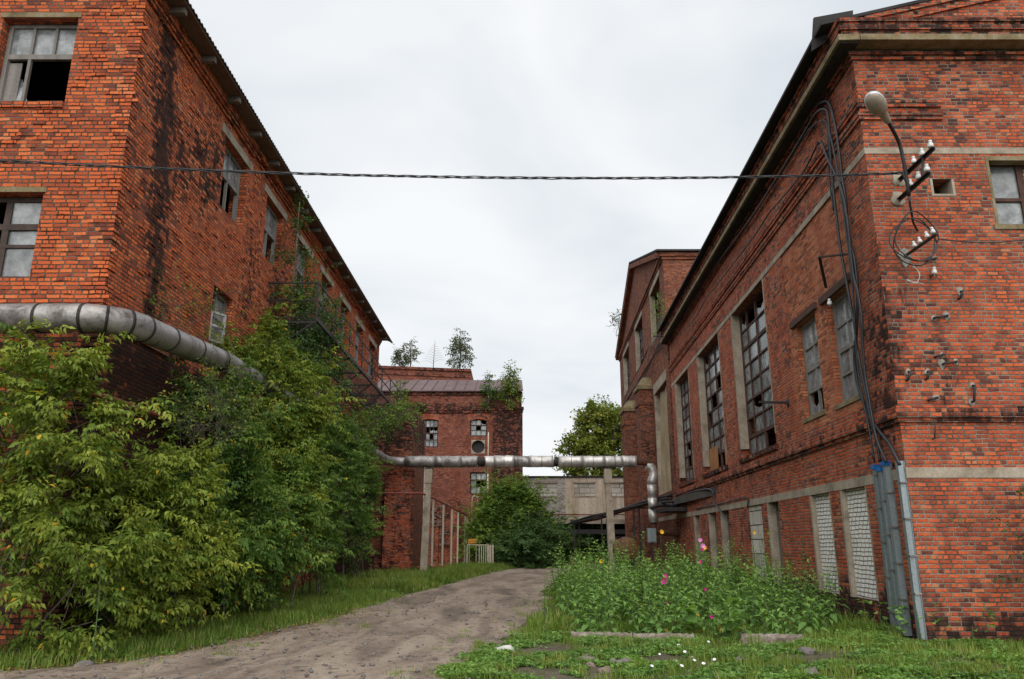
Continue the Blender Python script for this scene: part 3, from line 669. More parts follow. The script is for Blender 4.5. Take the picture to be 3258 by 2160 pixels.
    # front window and niche
    window(F, fw, b, M['rust_frame'], M['glass_sky'], 2, 2, .22, .07, .09, {(1, 1), (1, 0)}, heavy_c=(1,), rowcuts=(0, .42, 1))
    window(F, fw2, b, M['rust_frame'], M['glass_sky'], 2, 2, .22, .07, .09)
    s = MB(); F.box(s, fw[0] + .85, fw[1] - .01, 7.51, 8.9, -.46, -.40); s.build('blocked_opening', M['brick_white'], b)
    s = MB(); F.box(s, fw[0] + .002, fw[0] + .06, 7.502, 8.948, -.2, .006); F.box(s, fw[0] - .05, fw[1] + .05, 7.4, 7.498, -.2, .03); F.box(s, fw[0] + .061, fw[1] - .002, 8.86, 8.948, -.2, .004); s.build('window_surround', M['concrete_moss'], b)
    s = MB()
    for a0, a1, z0, z1 in ((nic[0] + .001, nic[0] + .05, 8.101, 8.459), (nic[1] - .05, nic[1] - .001, 8.101, 8.459), (nic[0] + .051, nic[1] - .051, 8.101, 8.14)): F.box(s, a0, a1, z0, z1, -.45, .008)
    s.build('niche_lining', M['concrete'], b)
    s = MB(); s.box(RX0 + .6, 25.4, RY0 + .6, AEND - .5, 3.3, 3.6); s.box(nic[0] + RX0 - .2, nic[1] + RX0 + .2, RY0 + .5, RY0 + .55, 7.9, 8.6); s.build('floor_slab', M['interior'], b)
    return W, F
WR, WRF = build_right()

# ------------------------------------------------------------------ gabled factory behind it on the right
B0, B1 = 37.9, 61.5
def build_gabled():
    b = thing('gabled_factory', 'tall gabled red brick factory with piers, behind the near right factory', 'building', (rx(B0), B0, 0))
    W = Wall((rx(B1), B1), (rx(B0), B0), 0, 16.3); N_ = Wall((rx(B0), B0), (30, B0), 0, 16.3); S = W.sY
    hs = [(S(43.2), S(39.4), 12.6, 15.6), (S(50.8), S(46.9), 12.6, 15.6), (S(58.8), S(54.8), 12.6, 15.6)]
    tl = (S(43.2), S(38.95), 4.1, 9.7); t2 = (S(48.6), S(46.6), 4.1, 9.2); t3 = (S(57.5), S(55.5), 4.1, 9.2)
    w = MB(); W.mesh(w, hs + [tl, t2, t3], .5, .9); N_.mesh(w, (), .5, 2); Wall((30, B0), (30, B1), 0, 16.3).mesh(w, (), .4, 6); Wall((30, B1), (rx(B1), B1), 0, 16.3).mesh(w, (), .4, 6)
    m = (B0 + B1) / 2
    w.face([(rx(B1), B1, 16.3), (rx(B0), B0, 16.3), (rx(m), m, 20.0)]); w.face([(30, B0, 16.3), (30, B1, 16.3), (30, m, 20.)])
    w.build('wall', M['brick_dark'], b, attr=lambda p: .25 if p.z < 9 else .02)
    s = MB()
    for z0, z1, o in ((15.95, 16.1, .08), (16.1, 16.3, .16), (11.9, 12.05, .06)): W.box(s, 0, W.L + o, z0, z1 + .001, 0, o); N_.box(s, 0, 20, z0, z1, 0, o)
    for y0, y1, z0, z1 in ((B0, m, 16.3, 20.), (m, B1, 20., 16.3)):
        a = Vector((rx(y0) - .16, y0, z0 - .1)); c = Vector((rx(y1) - .16, y1, z1 - .1)); s.bar(a, c, .34, .3)
    s.build('cornice', M['brick_dark'], b)
    s = MB()
    for (ya, yb, za, zb) in ((B0 - .3, m, 16.32, 20.12), (m, B1 + .3, 20.12, 16.32)):
        s.hexa([(rx(ya) - .35, ya, za), (30.4, ya, za), (30.4, yb, zb), (rx(yb) - .35, yb, zb), (rx(ya) - .35, ya, za + .1), (30.4, ya, za + .1), (30.4, yb, zb + .1), (rx(yb) - .35, yb, zb + .1)])
    s.build('roof', M['tar'], b)
    for k, h in enumerate(hs):
        window(W, h, b, M['rust_frame'], M['glass_sky'], 4, 4, .3, .07, .1, {(0, 0), (1, 2), (2, 3)} if k == 0 else {(1, 1)})
        s = MB(); W.box(s, h[0] - .1, h[1] + .1, h[3] + .001, h[3] + .42, -.2, .03); s.build('lintel', M['concrete'], b)
        s = MB(); W.box(s, h[0] + .002, h[0] + .2, h[2] + .002, h[3] - .002, -.28, .015); s.build('window_surround', M['concrete'], b)
    s = MB(); n = 26                                        # sagging sheet in the tall opening
    a0, a1 = min(tl[:2]) + .2, max(tl[:2]) - .05
    for i_ in range(n + 1):
        for j in range(n + 1):
            fa, fz = i_ / n, j / n; s.v.append(tuple(W.P(a0 + (a1 - a0) * fa, 4.15 + 5.5 * fz, -.22 + .05 * math.sin(fa * 14 + 2 * math.sin(fz * 5)) + .04 * mnoise.noise(Vector((fa * 5, fz * 6, 0))))))
    for i_ in range(n):
        for j in range(n): q = i_ * (n + 1) + j; s.f.append((q, q + n + 1, q + n + 2, q + 1)); s.sm.append(True)
    s.build('plastic_sheet', M['sheeting'], b)
    s = MB(); W.box(s, a0 - .198, a0, 4.102, 9.698, -.3, .02); W.box(s, a0 - .3, a1 + .2, 9.701, 10.25, -.2, .04); s.build('window_surround', M['concrete'], b)
    for h in (t2, t3): window(W, h, b, M['rust_frame'], M['glass_sky'], 3, 6, .3, .06, .1)
    s = MB(); W.box(s, 0, W.L, 2.7, 2.9, 0, .02); s.build('lower_lintel_band', M['concrete'], b)
    for k, (y0, y1, x0, zt) in enumerate(((43.9, 45.4, 7.38, 10.2), (49.8, 51.4, 7.35, 9.9))):
        x1 = rx(y0) - .005
        s = MB(); s.box(x0, x1, y0, y1, 0, zt); s.box(x0 - .06, x1, y0 - .06, y1 + .06, zt - .9, zt - .75); s.box(x0 + .15, x1 - .12, y0 - .05, y0, 0, zt - 1.); pr = s.build('pier', M['brick_dark'], b, attr=lambda p: .2)
        s = MB(); s.box(x0 - .1, x1, y0 - .1, y1 + .1, zt + .001, zt + .22)
        s.hexa([(x0 - .05, y0 - .05, zt + .22), (x1, y0 - .05, zt + .22), (x1, y1 + .05, zt + .22), (x0 - .05, y1 + .05, zt + .22), (x0 + .3, y0 + .3, zt + .75), (x1, y0 + .3, zt + .75), (x1, y1 - .3, zt + .75), (x0 + .3, y1 - .3, zt + .75)])
        s.build('pier_cap', M['concrete_moss'], pr)
    return W
WB_ = build_gabled()

# ------------------------------------------------------------------ buildings closing the view
CYY = 58.0
def build_back():
    c = lambda u, v: at_y(u, v, CYY)
    xr = c(1660, 1300).x; xl = -16.; ze = c(1500, 1247).z; zb = c(1500, 1295).z
    b = thing('workshop_building', 'red brick workshop with arched windows, round hole and rusty metal roof closing the road', 'building', (xr, CYY, 0))
    F = Wall((xl, CYY), (xr, CYY), 0, ze); S = F.sX
    def hole(u0, u1, v0, v1): return (S(c(u0, v0).x), S(c(u1, v0).x), c(u0, v1).z, c(u0, v0).z)
    w1, w2, w3 = hole(1340, 1395, 1333, 1422), hole(1496, 1549, 1333, 1387), hole(1496, 1549, 1502, 1572)
    rc = c(1521, 1421); rr = .5; ro = (S(rc.x - rr), S(rc.x + rr), rc.z - rr, rc.z + rr)
    G = Wall((xr, CYY), (xr, 80), 0, ze)
    def stain_shade(p):
        return .5 * gauss(p.z, zb - .1, .35) + .12 + .5 * gauss(p.x, xr, .5) * .6 + .35 * gauss(p.z, 0, 2)
    w = MB(); F.mesh(w, [w1, w2, w3, ro], .45, .6); G.mesh(w, (), .4, 3); Wall((xr, 80), (xl, 80), 0, ze).mesh(w, (), .4, 8); Wall((xl, 80), (xl, CYY), 0, ze).mesh(w, (), .4, 8)
    zr = at_y(1500, 1209, CYY + 5).z - .42
    w.build('wall', M['brick_far'], b, attr=stain_shade)
    # square corners of the round opening filled back to a circle
    s = MB(); n = 40; cx, cz = (ro[0] + ro[1]) / 2, rc.z
    for k in range(n):
        t0, t1 = 2 * math.pi * k / n, 2 * math.pi * (k + 1) / n
        def sq(t): d = max(abs(math.cos(t)), abs(math.sin(t))); return math.cos(t) / d, math.sin(t) / d
        for o in (.002,):
            p = [F.P(cx + rr * .97 * math.cos(t0), cz + rr * .97 * math.sin(t0), o), F.P(cx + rr * .97 * math.cos(t1), cz + rr * .97 * math.sin(t1), o),
                 F.P(cx + rr * 1.02 * sq(t1)[0], cz + rr * 1.02 * sq(t1)[1], o), F.P(cx + rr * 1.02 * sq(t0)[0], cz + rr * 1.02 * sq(t0)[1], o)]
            s.face(p)
        s.face([p[1], p[0], p[0] + Vector((0, .4, 0)), p[1] + Vector((0, .4, 0))])
    s.build('round_opening', M['concrete'], b)
    s = MB(); s.box(rc.x - .55, rc.x + .55, CYY + .42, CYY + .44, rc.z - .55, rc.z + .55); s.box(rc.x - .03, rc.x + .03, CYY + .38, CYY + .41, rc.z - .5, rc.z + .5); s.build('shutter', M['iron'], b)
    for h, cc, rw, ms in ((w1, 4, 4, {(1, 2), (0, 1), (0, 2), (2, 1)}), (w2, 3, 3, {(1, 1)}), (w3, 3, 3, {(1, 1), (2, 1)})):
        window(F, h, b, M['wood_dark'], M['glass'], cc, rw, .2, .05, .08, ms, heavy_r=(2,))
        if h is not w3:
            s = MB(); n = 10; am = (h[0] + h[1]) / 2; hw = abs(h[1] - h[0]) / 2
            for k in range(n):            # soldier arch
                f0, f1 = -1 + 2 * k / n, -1 + 2 * (k + 1) / n
                z0 = lambda f: h[3] - .16 * f * f + .002
                s.hexa([F.P(am + f0 * hw * 1.1, z0(f0), .03), F.P(am + f1 * hw * 1.1, z0(f1), .03), F.P(am + f1 * hw * 1.1, z0(f1), -.2), F.P(am + f0 * hw * 1.1, z0(f0), -.2),
                        F.P(am + f0 * hw * 1.45, z0(f0) + .45, .03), F.P(am + f1 * hw * 1.45, z0(f1) + .45, .03), F.P(am + f1 * hw * 1.45, z0(f1) + .45, -.2), F.P(am + f0 * hw * 1.45, z0(f0) + .45, -.2)])
            s.build('window_arch', M['brick_right'], b)
    s = MB(); F.box(s, 0, F.L + .1, zb - .45, zb - .25, 0, .1); F.box(s, 0, F.L + .16, zb - .25, zb, 0, .16); F.box(s, 0, F.L + .05, ze - .25, ze, 0, .1)
    F.box(s, F.L - 2.2, F.L + .06, 0, zb - .45, 0, .06)
    x = 6.
    while x < F.L - .3:
        e = x + random.uniform(.15, .5); hh = random.uniform(.02, .4) * gauss(x, F.L - 6.5, 6)
        if hh > .03: F.box(s, x, e, zb, zb + hh, 0, random.uniform(.05, .2))
        x = e + random.uniform(0, .12)
    s.build('cornice', M['brick_far'], b, attr=lambda p: .6)
    s = MB(); s.hexa([(xl, CYY - .3, ze), (xr + .1, CYY - .3, ze), (xr + .1, CYY + 5, zr + .35), (xl, CYY + 5, zr + .35), (xl, CYY - .3, ze + .07), (xr + .1, CYY - .3, ze + .07), (xr + .1, CYY + 5, zr + .42), (xl, CYY + 5, zr + .42)])
    s.hexa([(xl, CYY + 5, zr + .35), (xr + .1, CYY + 5, zr + .35), (xr + .1, 80, ze), (xl, 80, ze), (xl, CYY + 5, zr + .42), (xr + .1, CYY + 5, zr + .42), (xr + .1, 80, ze + .1), (xl, 80, ze + .1)])
    k = xl
    while k < xr: s.hexa([(k, CYY - .3, ze + .07), (k + .05, CYY - .3, ze + .07), (k + .05, CYY + 5, zr + .42), (k, CYY + 5, zr + .42), (k, CYY - .3, ze + .14), (k + .05, CYY - .3, ze + .14), (k + .05, CYY + 5, zr + .49), (k, CYY + 5, zr + .49)]); k += .82
    s.build('roof', M['roof_red'], b)
    s = MB(); s.face([(xr, CYY, ze), (xr, 80, ze), (xr, CYY + 5, zr + .35)]); s.build('gable_end', M['brick_far'], b)
    # higher hall behind
    Y2 = 68.; q = lambda u, v: at_y(u, v, Y2); x2 = q(1499, 1190).x
    h = thing('brick_hall', 'higher brick hall with sloping parapet behind the metal roof', 'building', (x2, Y2, 0))
    s = MB(); zt0, zt1 = q(1214, 1160).z, q(1497, 1176).z
    s.hexa([(-24, Y2, 0), (x2, Y2, 0), (x2, Y2 + 16, 0), (-24, Y2 + 16, 0), (-24, Y2, zt0 + .35), (x2, Y2, zt1), (x2, Y2 + 16, zt1), (-24, Y2 + 16, zt0 + .35)])
    s.build('wall', M['brick_far'], h)
    s = MB(); xa = -24; za = zt0 + .35
    for dz, o in ((-.22, .18), (-.75, .1)):
        s.hexa([(xa, Y2 - o, za + dz), (x2, Y2 - o, zt1 + dz), (x2, Y2, zt1 + dz), (xa, Y2, za + dz), (xa, Y2 - o, za + dz + .24), (x2, Y2 - o, zt1 + dz + .24), (x2, Y2, zt1 + dz + .24), (xa, Y2, za + dz + .24)])
    s.build('cornice', M['brick_far'], h, attr=lambda p: .4)
build_back()

def build_annex():
    Y = 40.2; q = lambda u, v: at_y(u, v, Y); x1 = q(1309, 1500).x; zt = q(1300, 1297).z
    b = thing('brick_annex', 'soot darkened brick annex with crumbling end wall, left of the leaning post', 'building', (x1, Y, 0))
    F = Wall((-13, Y), (x1, Y), 0, zt); G = Wall((x1, Y), (x1, 46), 0, zt)
    def stain_shade(p): return min(1, .5 * gauss(p.z, 7.6, 1.4) + .12 + .3 * gauss(p.x, -6.5, .8))
    w = MB(); F.mesh(w, (), .4, .6); G.mesh(w, (), .4, .8); Wall((x1, 46), (-13, 46), 0, zt).mesh(w, (), .4, 3); Wall((-13, 46), (-13, Y), 0, zt).mesh(w, (), .4, 3); w.face([(-13, Y, zt), (x1, Y, zt), (x1, 46, zt), (-13, 46, zt)])
    w.build('wall', M['brick_dark'], b, attr=stain_shade)
    s = MB(); xp = q(1238, 1500).x; z5 = q(1250, 1495).z
    s.box(xp, x1 + .08, Y - .35, Y - .001, 0, z5); s.box(xp - .1, xp + .12, Y - .5, Y - .351, 0, z5 - .4)
    for k in range(60):            # broken bricks down the edge
        z = random.uniform(0, z5); s.box(x1 + .081, x1 + .1 + random.uniform(.02, .14), Y - .3 + random.uniform(0, .1), Y - .05, z, z + .07)
    s.build('buttress', M['brick_right'], b, attr=lambda p: .35)
    # ruined wall running back from the annex
    r = thing('ruined_wall', 'broken brick wall with ragged edges behind the cream poles', 'ruin', (-6.5, 57.2, 0))
    Y2 = 57.2; g = lambda u, v: at_y(u, v, Y2); s = MB(); p = MB()
    u = 1311
    prof = {1311: 1545, 1330: 1600, 1345: 1598, 1360: 1640, 1375: 1605, 1400: 1600, 1415: 1650, 1430: 1610, 1446: 1590, 1458: 1600}
    ks = sorted(prof)
    while u < 1458:
        e = min(u + random.uniform(2, 6), 1458); i = max(k for k in ks if k <= u); v = prof[i] + random.uniform(-6, 6)
        a, c = g(u, 1750), g(e, 1750); zt = g(u, v).z
        s.box(a.x, c.x, Y2 + random.uniform(-.12, .05), Y2 + .6, 0, zt); u = e
    s.build('wall', M['brick_right'], r, attr=lambda p: .2)
    for k in range(260):
        uu = random.uniform(1335, 1425); vv = random.uniform(1605, 1740); c = g(uu, vv)
        if mnoise.noise(Vector((uu * .06, vv * .04, 0))) < -.05: continue
        w_, h_ = random.uniform(.05, .2), random.uniform(.04, .14); p.box(c.x, c.x + w_, Y2 - .2, Y2 - .1 + random.uniform(0, .08), c.z, c.z + h_)
    p.build('exposed_core', M['stone_pink'], r)
    wb = thing('white_brick_wall', 'patch of white silicate brick wall between annex and workshop', 'wall', (-5, 47, 0))
    s = MB(); a, c = at_y(1300, 1560, 47), at_y(1353, 1490, 47); s.box(a.x, c.x, 47, 47.4, 0, at_y(1330, 1486, 47).z); s.build('wall', M['brick_white'], wb)
    rb = MB()
    for k in range(170):
        x, y = random.gauss(-4.4, .9), random.gauss(43.5, 1.6); r_ = random.uniform(.05, .2); rb.ball((x, y, max(0, .5 - abs(x + 4.4) * .35) * random.random() + gh(x, y)), r_, 6, .8, k, (1, 1, .6))
    tag(rb.build('rubble', M['brick_chip']), 'heap of broken brick lying below the ruined wall', 'rubble', kind='stuff')
build_annex()

def build_gallery():
    Y = 63.5; q = lambda u, v: at_y(u, v, Y); xa = q(1655, 1500).x; xb = 12.; zt = q(1800, 1519).z; z0 = q(1800, 1652).z
    b = thing('overhead_gallery', 'pale plastered gallery bridging the road with blocked up windows', 'gallery', (xa, Y, 0))
    F = Wall((xa, Y), (xb, Y), z0, zt); S = F.sX
    hs = [(S(q(1702, 1540).x), S(q(1771, 1540).x), q(1700, 1577).z, q(1700, 1537).z), (S(q(1826, 1540).x), S(q(1893, 1540).x), q(1700, 1577).z, q(1700, 1537).z), (S(q(1941, 1540).x), S(q(2008, 1540).x), q(1700, 1577).z, q(1700, 1537).z)]
    t_ = S(q(1798, 1540).x)
    G1 = Wall((xa, Y), F.P(t_, 0).xy, z0, zt)
    w = MB(); G1.mesh(w, [hs[0]], .4, 1.); w.build('block_wall', M['brick_grey'], b)
    w = MB(); G2 = Wall(F.P(t_, 0).xy, (xb, Y), z0, zt); G2.mesh(w, [(h[0] - t_, h[1] - t_, h[2], h[3]) for h in hs[1:]], .4, 1.)
    w.face([(xa, Y, z0), (xb, Y, z0), (xb, Y + 6, z0), (xa, Y + 6, z0)][::-1]); w.face([(xa, Y + .01, zt), (xb, Y + .01, zt), (xb, Y + 6, zt), (xa, Y + 6, zt)]); w.face([(xb, Y + 6, z0), (xa, Y + 6, z0), (xa, Y + 6, zt), (xb, Y + 6, zt)])
    w.build('plaster_wall', M['plaster'], b)
    for h in hs:
        s = MB(); F.box(s, h[0] + .002, h[1] - .002, h[2] + .002, h[3] - .002, -.3, -.1); s.build('blocked_window', M['block_grey'], b)
        s = MB(); F.box(s, h[0] - .08, h[1] + .08, h[3] + .001, h[3] + .12, -.05, .03); F.box(s, h[0] - .08, h[1] + .08, h[2] - .1, h[2] - .001, -.05, .04); s.build('window_frame', M['concrete'], b)
    s = MB(); F.box(s, -.1, F.L, zt, zt + .12, -.5, .12); s.build('roof_edge', M['tar'], b)
    s = MB(); F.box(s, 0, F.L, z0 - .35, z0 - .001, -.6, .15); F.box(s, S(q(1748, 1700).x), S(q(1762, 1700).x), 0, z0 - .351, -.5, .1); s.build('beam', M['concrete'], b)
    s = MB(); F.box(s, S(q(1735, 1700).x), F.L, z0 - 1.15, z0 - .8, -.1, .3); s.build('canopy_edge', M['iron'], b)
    s = MB(); s.tube([(q(1735, 1637).x, Y - .25, q(1735, 1637).z), (xb, Y - .25, q(1735, 1637).z)], .05, 6); tag(s.build('red_pipe', M['red_paint']), 'thin red pipe running along the foot of the plastered gallery', 'pipe')
    d = thing('brick_shed', 'dark brick shed wall in shade under the gallery', 'building', (0, 70, 0))
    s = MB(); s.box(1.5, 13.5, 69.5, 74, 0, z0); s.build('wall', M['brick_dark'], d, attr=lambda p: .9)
build_gallery()
# ------------------------------------------------------------------ pipes, posts and cables
def arc(c, r, a0, a1, ax, ay, n=8):
    c, ax, ay = Vector(c), Vector(ax), Vector(ay)
    return [c + ax * r * math.cos(a0 + (a1 - a0) * k / n) + ay * r * math.sin(a0 + (a1 - a0) * k / n) for k in range(n + 1)]
def smooth(pts, n=6):
    """Catmull-Rom through the points"""
    P = [Vector(p) for p in pts]; P = [P[0] * 2 - P[1]] + P + [P[-1] * 2 - P[-2]]; o = []
    for i in range(1, len(P) - 2):
        a, b, c, d = P[i - 1:i + 3]
        for k in range(n):
            t = k / n; o.append(.5 * ((2 * b) + (c - a) * t + (2 * a - 5 * b + 4 * c - d) * t * t + (3 * b - a - 3 * c + d) * t ** 3))
    return o + [P[-2]]
def at_R(u, v, off=0.):       # point of the right facade seen at (u, v), off metres in front of it
    d = ray(u, v); t = (RX0 - off - RS * RY0) / (d.x - RS * d.y); return Vector((d.x * t, d.y * t, EYE + d.z * t))

PR = .23
def build_heating_pipe():
    t = thing('heating_pipe', 'fat metal lagged heating pipe round the left factory corner and across the road', 'pipe', (-6.3, 11.85, 5.1))
    yC = 39.3; xe = 6.35
    a = [Vector((-16, 11.88, 5.06)), Vector((-7.0, 11.88, 5.1))] + arc((-7.0, 12.65, 5.1), .77, -math.pi / 2, 0, (1, 0, 0), (0, 1, 0), 8)[1:] + [Vector((-6.23, 16.2, 5.38)), Vector((-6.23, 38.3, 5.52))]
    a += arc((-5.4, 38.45, 5.55), .83, math.pi, math.pi / 2, (1, 0, 0), (0, 1, 0), 6)
    s = MB(); s.tube(a, PR, 20); s.build('lagging', M['lagging'], t)
    # joints between the lagging sheets
    def ringpos(P, q, dd): r = MB(); r.tube([P - dd * .022, P + dd * .022], PR + .012, 20); r.build('band', M['lagging_dark'], t)
    for x in (-8.95, -7.6): ringpos(Vector((x, 11.88, 5.09)), 0, Vector((1, 0, 0)))
    for k in range(4): an = -math.pi / 2 + (k + .3) * .42; ringpos(Vector((-7 + .77 * math.cos(an), 12.65 + .77 * math.sin(an), 5.1)), 0, Vector((-math.sin(an), math.cos(an), 0)))
    for y in (13.4, 14.6, 15.9, 17.2, 18.2, 19.5, 31, 33, 35, 36.8): ringpos(Vector((-6.23, y, 5.1 + .28 * min(1, (y - 12.6) / 3.6) + max(0, y - 16.2) * .0063)), 0, Vector((0, 1, .03)).normalized())
    # crossing: sheets of unequal age
    cuts = [-5.4, -3.9, -2.6, -1.75, -1.35, -.9, .1, .9, 2.1, 2.35, 3.6, 4.7, 5.6, 6.3]
    mats = ['lagging', 'lagging', 'lagging', 'lagging_dark', 'lagging_bright', 'lagging_bright', 'lagging', 'lagging_bright', 'lagging_dark', 'lagging_bright', 'lagging_bright', 'lagging_bright', 'lagging_bright']
    for x0, x1, m in zip(cuts[:-1], cuts[1:], mats):
        r = PR - (.035 if m == 'lagging_dark' else 0) + random.uniform(-.006, .006); s = MB(); dz = random.uniform(-.012, .012); n = 6
        r += .055; s.tube([(x0 + (x1 - x0) * k / n, yC - .02, 5.56 + dz + .008 * math.sin(k * 2.1 + x0)) for k in range(n + 1)], [r + .012 * (k in (0, n)) + random.uniform(-.004, .004) for k in range(n + 1)], 20); s.build('lagging', M[m], t)
    for x in (-4.6, -3.2, -.4, .5, 1.5, 3., 4.1, 5.2, 5.9): r = MB(); r.tube([(x - .015, yC - .02, 5.56), (x + .015, yC - .02, 5.56)], PR + .068, 20); r.build('band', M['lagging'], t)
    s = MB(); s.tube([(6.3, yC, 5.56), (6.6, yC, 5.55), (6.85, yC, 5.5), (7.0, yC, 5.36), (7.05, yC, 5.2)], .17, 16); s.build('bare_elbow', M['rust'], t)
    s = MB(); s.tube([(6.82, yC, 5.36), (7.02, yC, 5.3), (7.14, yC, 5.1), (7.16, yC - .02, 4.85), (7.06, yC - .02, 4.6), (7.04, yC - .02, 4.4)], [.2, .225, .23, .235, .235, .235], 16); s.build('elbow_lagging', M['lagging_bright'], t)
    for z0, z1 in ((4.4, 3.75), (3.75, 3.2), (3.2, 2.55)): s = MB(); s.tube([(7.04, yC - .02, z0), (7.05, yC - .02, z1)], [PR + .005, PR - .012], 18); s.build('lagging', M['lagging_bright'], t)
    s = MB(); s.tube([(7.05, yC, 2.55), (7.05, yC, 2.3), (7.2, yC, 2.1), (7.6, yC - .3, 2.05), (7.95, yC - 2.2, 2.05)], .15, 12); s.build('bare_pipe', M['rust'], t)
    for x, y, z in ((-9.1, 11.88, 4.8), (-6.25, 16.7, 5.1)):
        s = MB(); 
        if x < -8: s.box(x - .1, x + .1, 11.6, 12.49, z - .02, z + .03); s.bar((x, 11.7, z - .02), (x, 12.49, z - .7), .06)
        else: s.box(-6.99, -5.85, y - .1, y + .1, z - .02, z + .03); s.bar((-5.9, y, z - .02), (-6.99, y, z - .8), .06)
        s.build('bracket', M['iron'], t)
build_heating_pipe()
def post(X, Y, zt, lean, label):
    t = thing('pipe_post', label, 'post', (X, Y, 0), 'concrete posts carrying the heating pipe')
    s = MB(); w0, w1 = .18, .15; l = lean
    for (za, zb, fa, fb) in ((-.1, zt - .75, 0, .85), (zt - .75, zt - .7, .85, .86), (zt - .7, zt, .86, 1)):
        wa, wb = (w0 + (w1 - w0) * fa), (w0 + (w1 - w0) * fb)
        if za > 1: wa += .0; 
        if zb == zt: wa += .035; wb += .035
        s.hexa([(X + l * fa - wa, Y - wa, za), (X + l * fa + wa, Y - wa, za), (X + l * fa + wa, Y + wa, za), (X + l * fa - wa, Y + wa, za), (X + l * fb - wb, Y - wb, zb), (X + l * fb + wb, Y - wb, zb), (X + l * fb + wb, Y + wb, zb), (X + l * fb - wb, Y + wb, zb)])
    s.build('shaft', M['concrete'], t)
    s = MB(); s.box(X + l - .25, X + l + .25, Y - .12, Y + .12, zt + .001, zt + .04); s.box(X + l - .06, X + l + .06, Y - .1, Y + .1, zt + .04, 5.36); s.build('saddle', M['iron'], t)
post(-4.33, 39.28, 5.18, .13, 'weathered concrete pipe post leaning beside the grassy bank, nearer the left factory')
post(4.95, 39.28, 5.18, -.12, 'concrete pipe post standing behind the weed bed, nearer the right factories')

def build_gas_pipe():
    t = thing('gas_pipe', 'thin dull red gas pipe along the left factory and on cream poles', 'pipe', (-4.3, 40, 0))
    zz = 3.93
    s = MB(); s.tube([(-16, 12.2, 3.98), (-7, 12.2, zz), (-6.78, 12.28, zz), (-6.72, 12.5, zz), (-6.72, 38.2, zz), (-6.6, 38.4, zz), (-4.5, 38.4, zz), (-4.38, 38.6, zz - .02), (-4.2, 41.9, 3.88), (-3.1, 56.3, 3.38), (-3.05, 56.4, 3.2), (-3.05, 56.4, .4)], .047, 8); s.build('pipe', M['red_paint'], t)
    for Y, X, z in ((41.9, -4.2, 3.86), (45.2, -3.94, 3.74), (48.5, -3.7, 3.63), (51.2, -3.5, 3.54), (54.5, -3.24, 3.42), (55.6, -3.16, 3.38)):
        s = MB(); s.box(X - .05, X + .05, Y - .05, Y + .05, -.1, z - .05); s.build('pole', M['cream_paint'], t)
    for y in (16., 20, 25, 30, 35): s = MB(); s.bar((-6.99, y, zz), (-6.66, y, zz), .04); s.bar((-6.99, y, zz - .4), (-6.72, y, zz - .04), .03); s.build('bracket', M['iron'], t)
build_gas_pipe()
s = MB(); s.tube([(-1.68, 54, -.1), (-1.68, 54, 6.2)], .06, 8); s.tube([(-1.68, 54, 6.2), (-1.66, 54, 9.1)], .04, 8)
tag(s.build('vent_pole', M['cream_paint']), 'very tall slender cream pole in front of the arched workshop windows', 'pole')
def goosenecks():
    t = thing('gooseneck_pipes', 'pair of thin hooked cream vent pipes with rungs beside yellow cabinet', 'vent pipes', (-2.8, 54, 0))
    for u in (1501, 1518):
        X = at_y(u, 1700, 54).x; zt = at_y(u, 1586, 54).z; s = MB(); s.tube([(X, 54, 0), (X, 54, zt)] + arc((X + .17, 54, zt), .17, math.pi, .1, (1, 0, 0), (0, 0, 1), 8)[1:], .04, 6); s.build('vent_pipe', M['cream_paint'], t)
    s = MB(); x0, x1 = at_y(1501, 1700, 54).x, at_y(1518, 1700, 54).x; s.bar((x0, 54, 2.5), (x1, 54, 2.5), .04); s.bar((x0, 54, .9), (x1, 54, 2.1), .04); s.build('rung', M['cream_paint'], t)
goosenecks()
def cabinet():
    a, b = at_y(1490, 1745, 52), at_y(1518, 1718, 52); t = thing('gas_cabinet', 'small yellow cabinet with orange lower door among weeds', 'cabinet', (a.x, 52, 0))
    s = MB(); s.box(a.x, b.x, 52, 52.4, a.z + .3, b.z); s.box(a.x - .03, b.x + .03, 51.97, 52.43, b.z, b.z + .04); s.build('body', M['yellow_paint'], t)
    s = MB(); s.box(a.x + .03, b.x - .03, 51.975, 51.999, a.z + .32, a.z + .62); s.build('door', M['orange_paint'], t)
    s = MB()
    for x in (a.x + .03, b.x - .08): s.box(x, x + .05, 52.1, 52.15, 0, a.z + .3)
    s.build('leg', M['cream_paint'], t)
cabinet()
def railing():
    Y = 50; t = thing('metal_railing', 'low cream painted metal railing at the grassy road edge', 'railing', (at_y(1487, 1735, Y).x, Y, 0))
    xs = [at_y(u, 1735, Y).x for u in (1487, 1525, 1532, 1539, 1546, 1553, 1560, 1568)]; zt = at_y(1530, 1733, Y).z
    s = MB(); s.bar((xs[0], Y, zt), (xs[-1], Y, zt), .05); s.build('rail', M['cream_paint'], t); s = MB(); s.bar((xs[1], Y, .2), (xs[-1], Y, .2), .04); s.build('rail', M['cream_paint'], t)
    for k, x in enumerate(xs): s = MB(); w = .06 if k >= 5 else .025; s.box(x - w, x + w, Y - .02, Y + .02, -.05, zt - .026); s.build('post', M['cream_paint'], t)
railing()

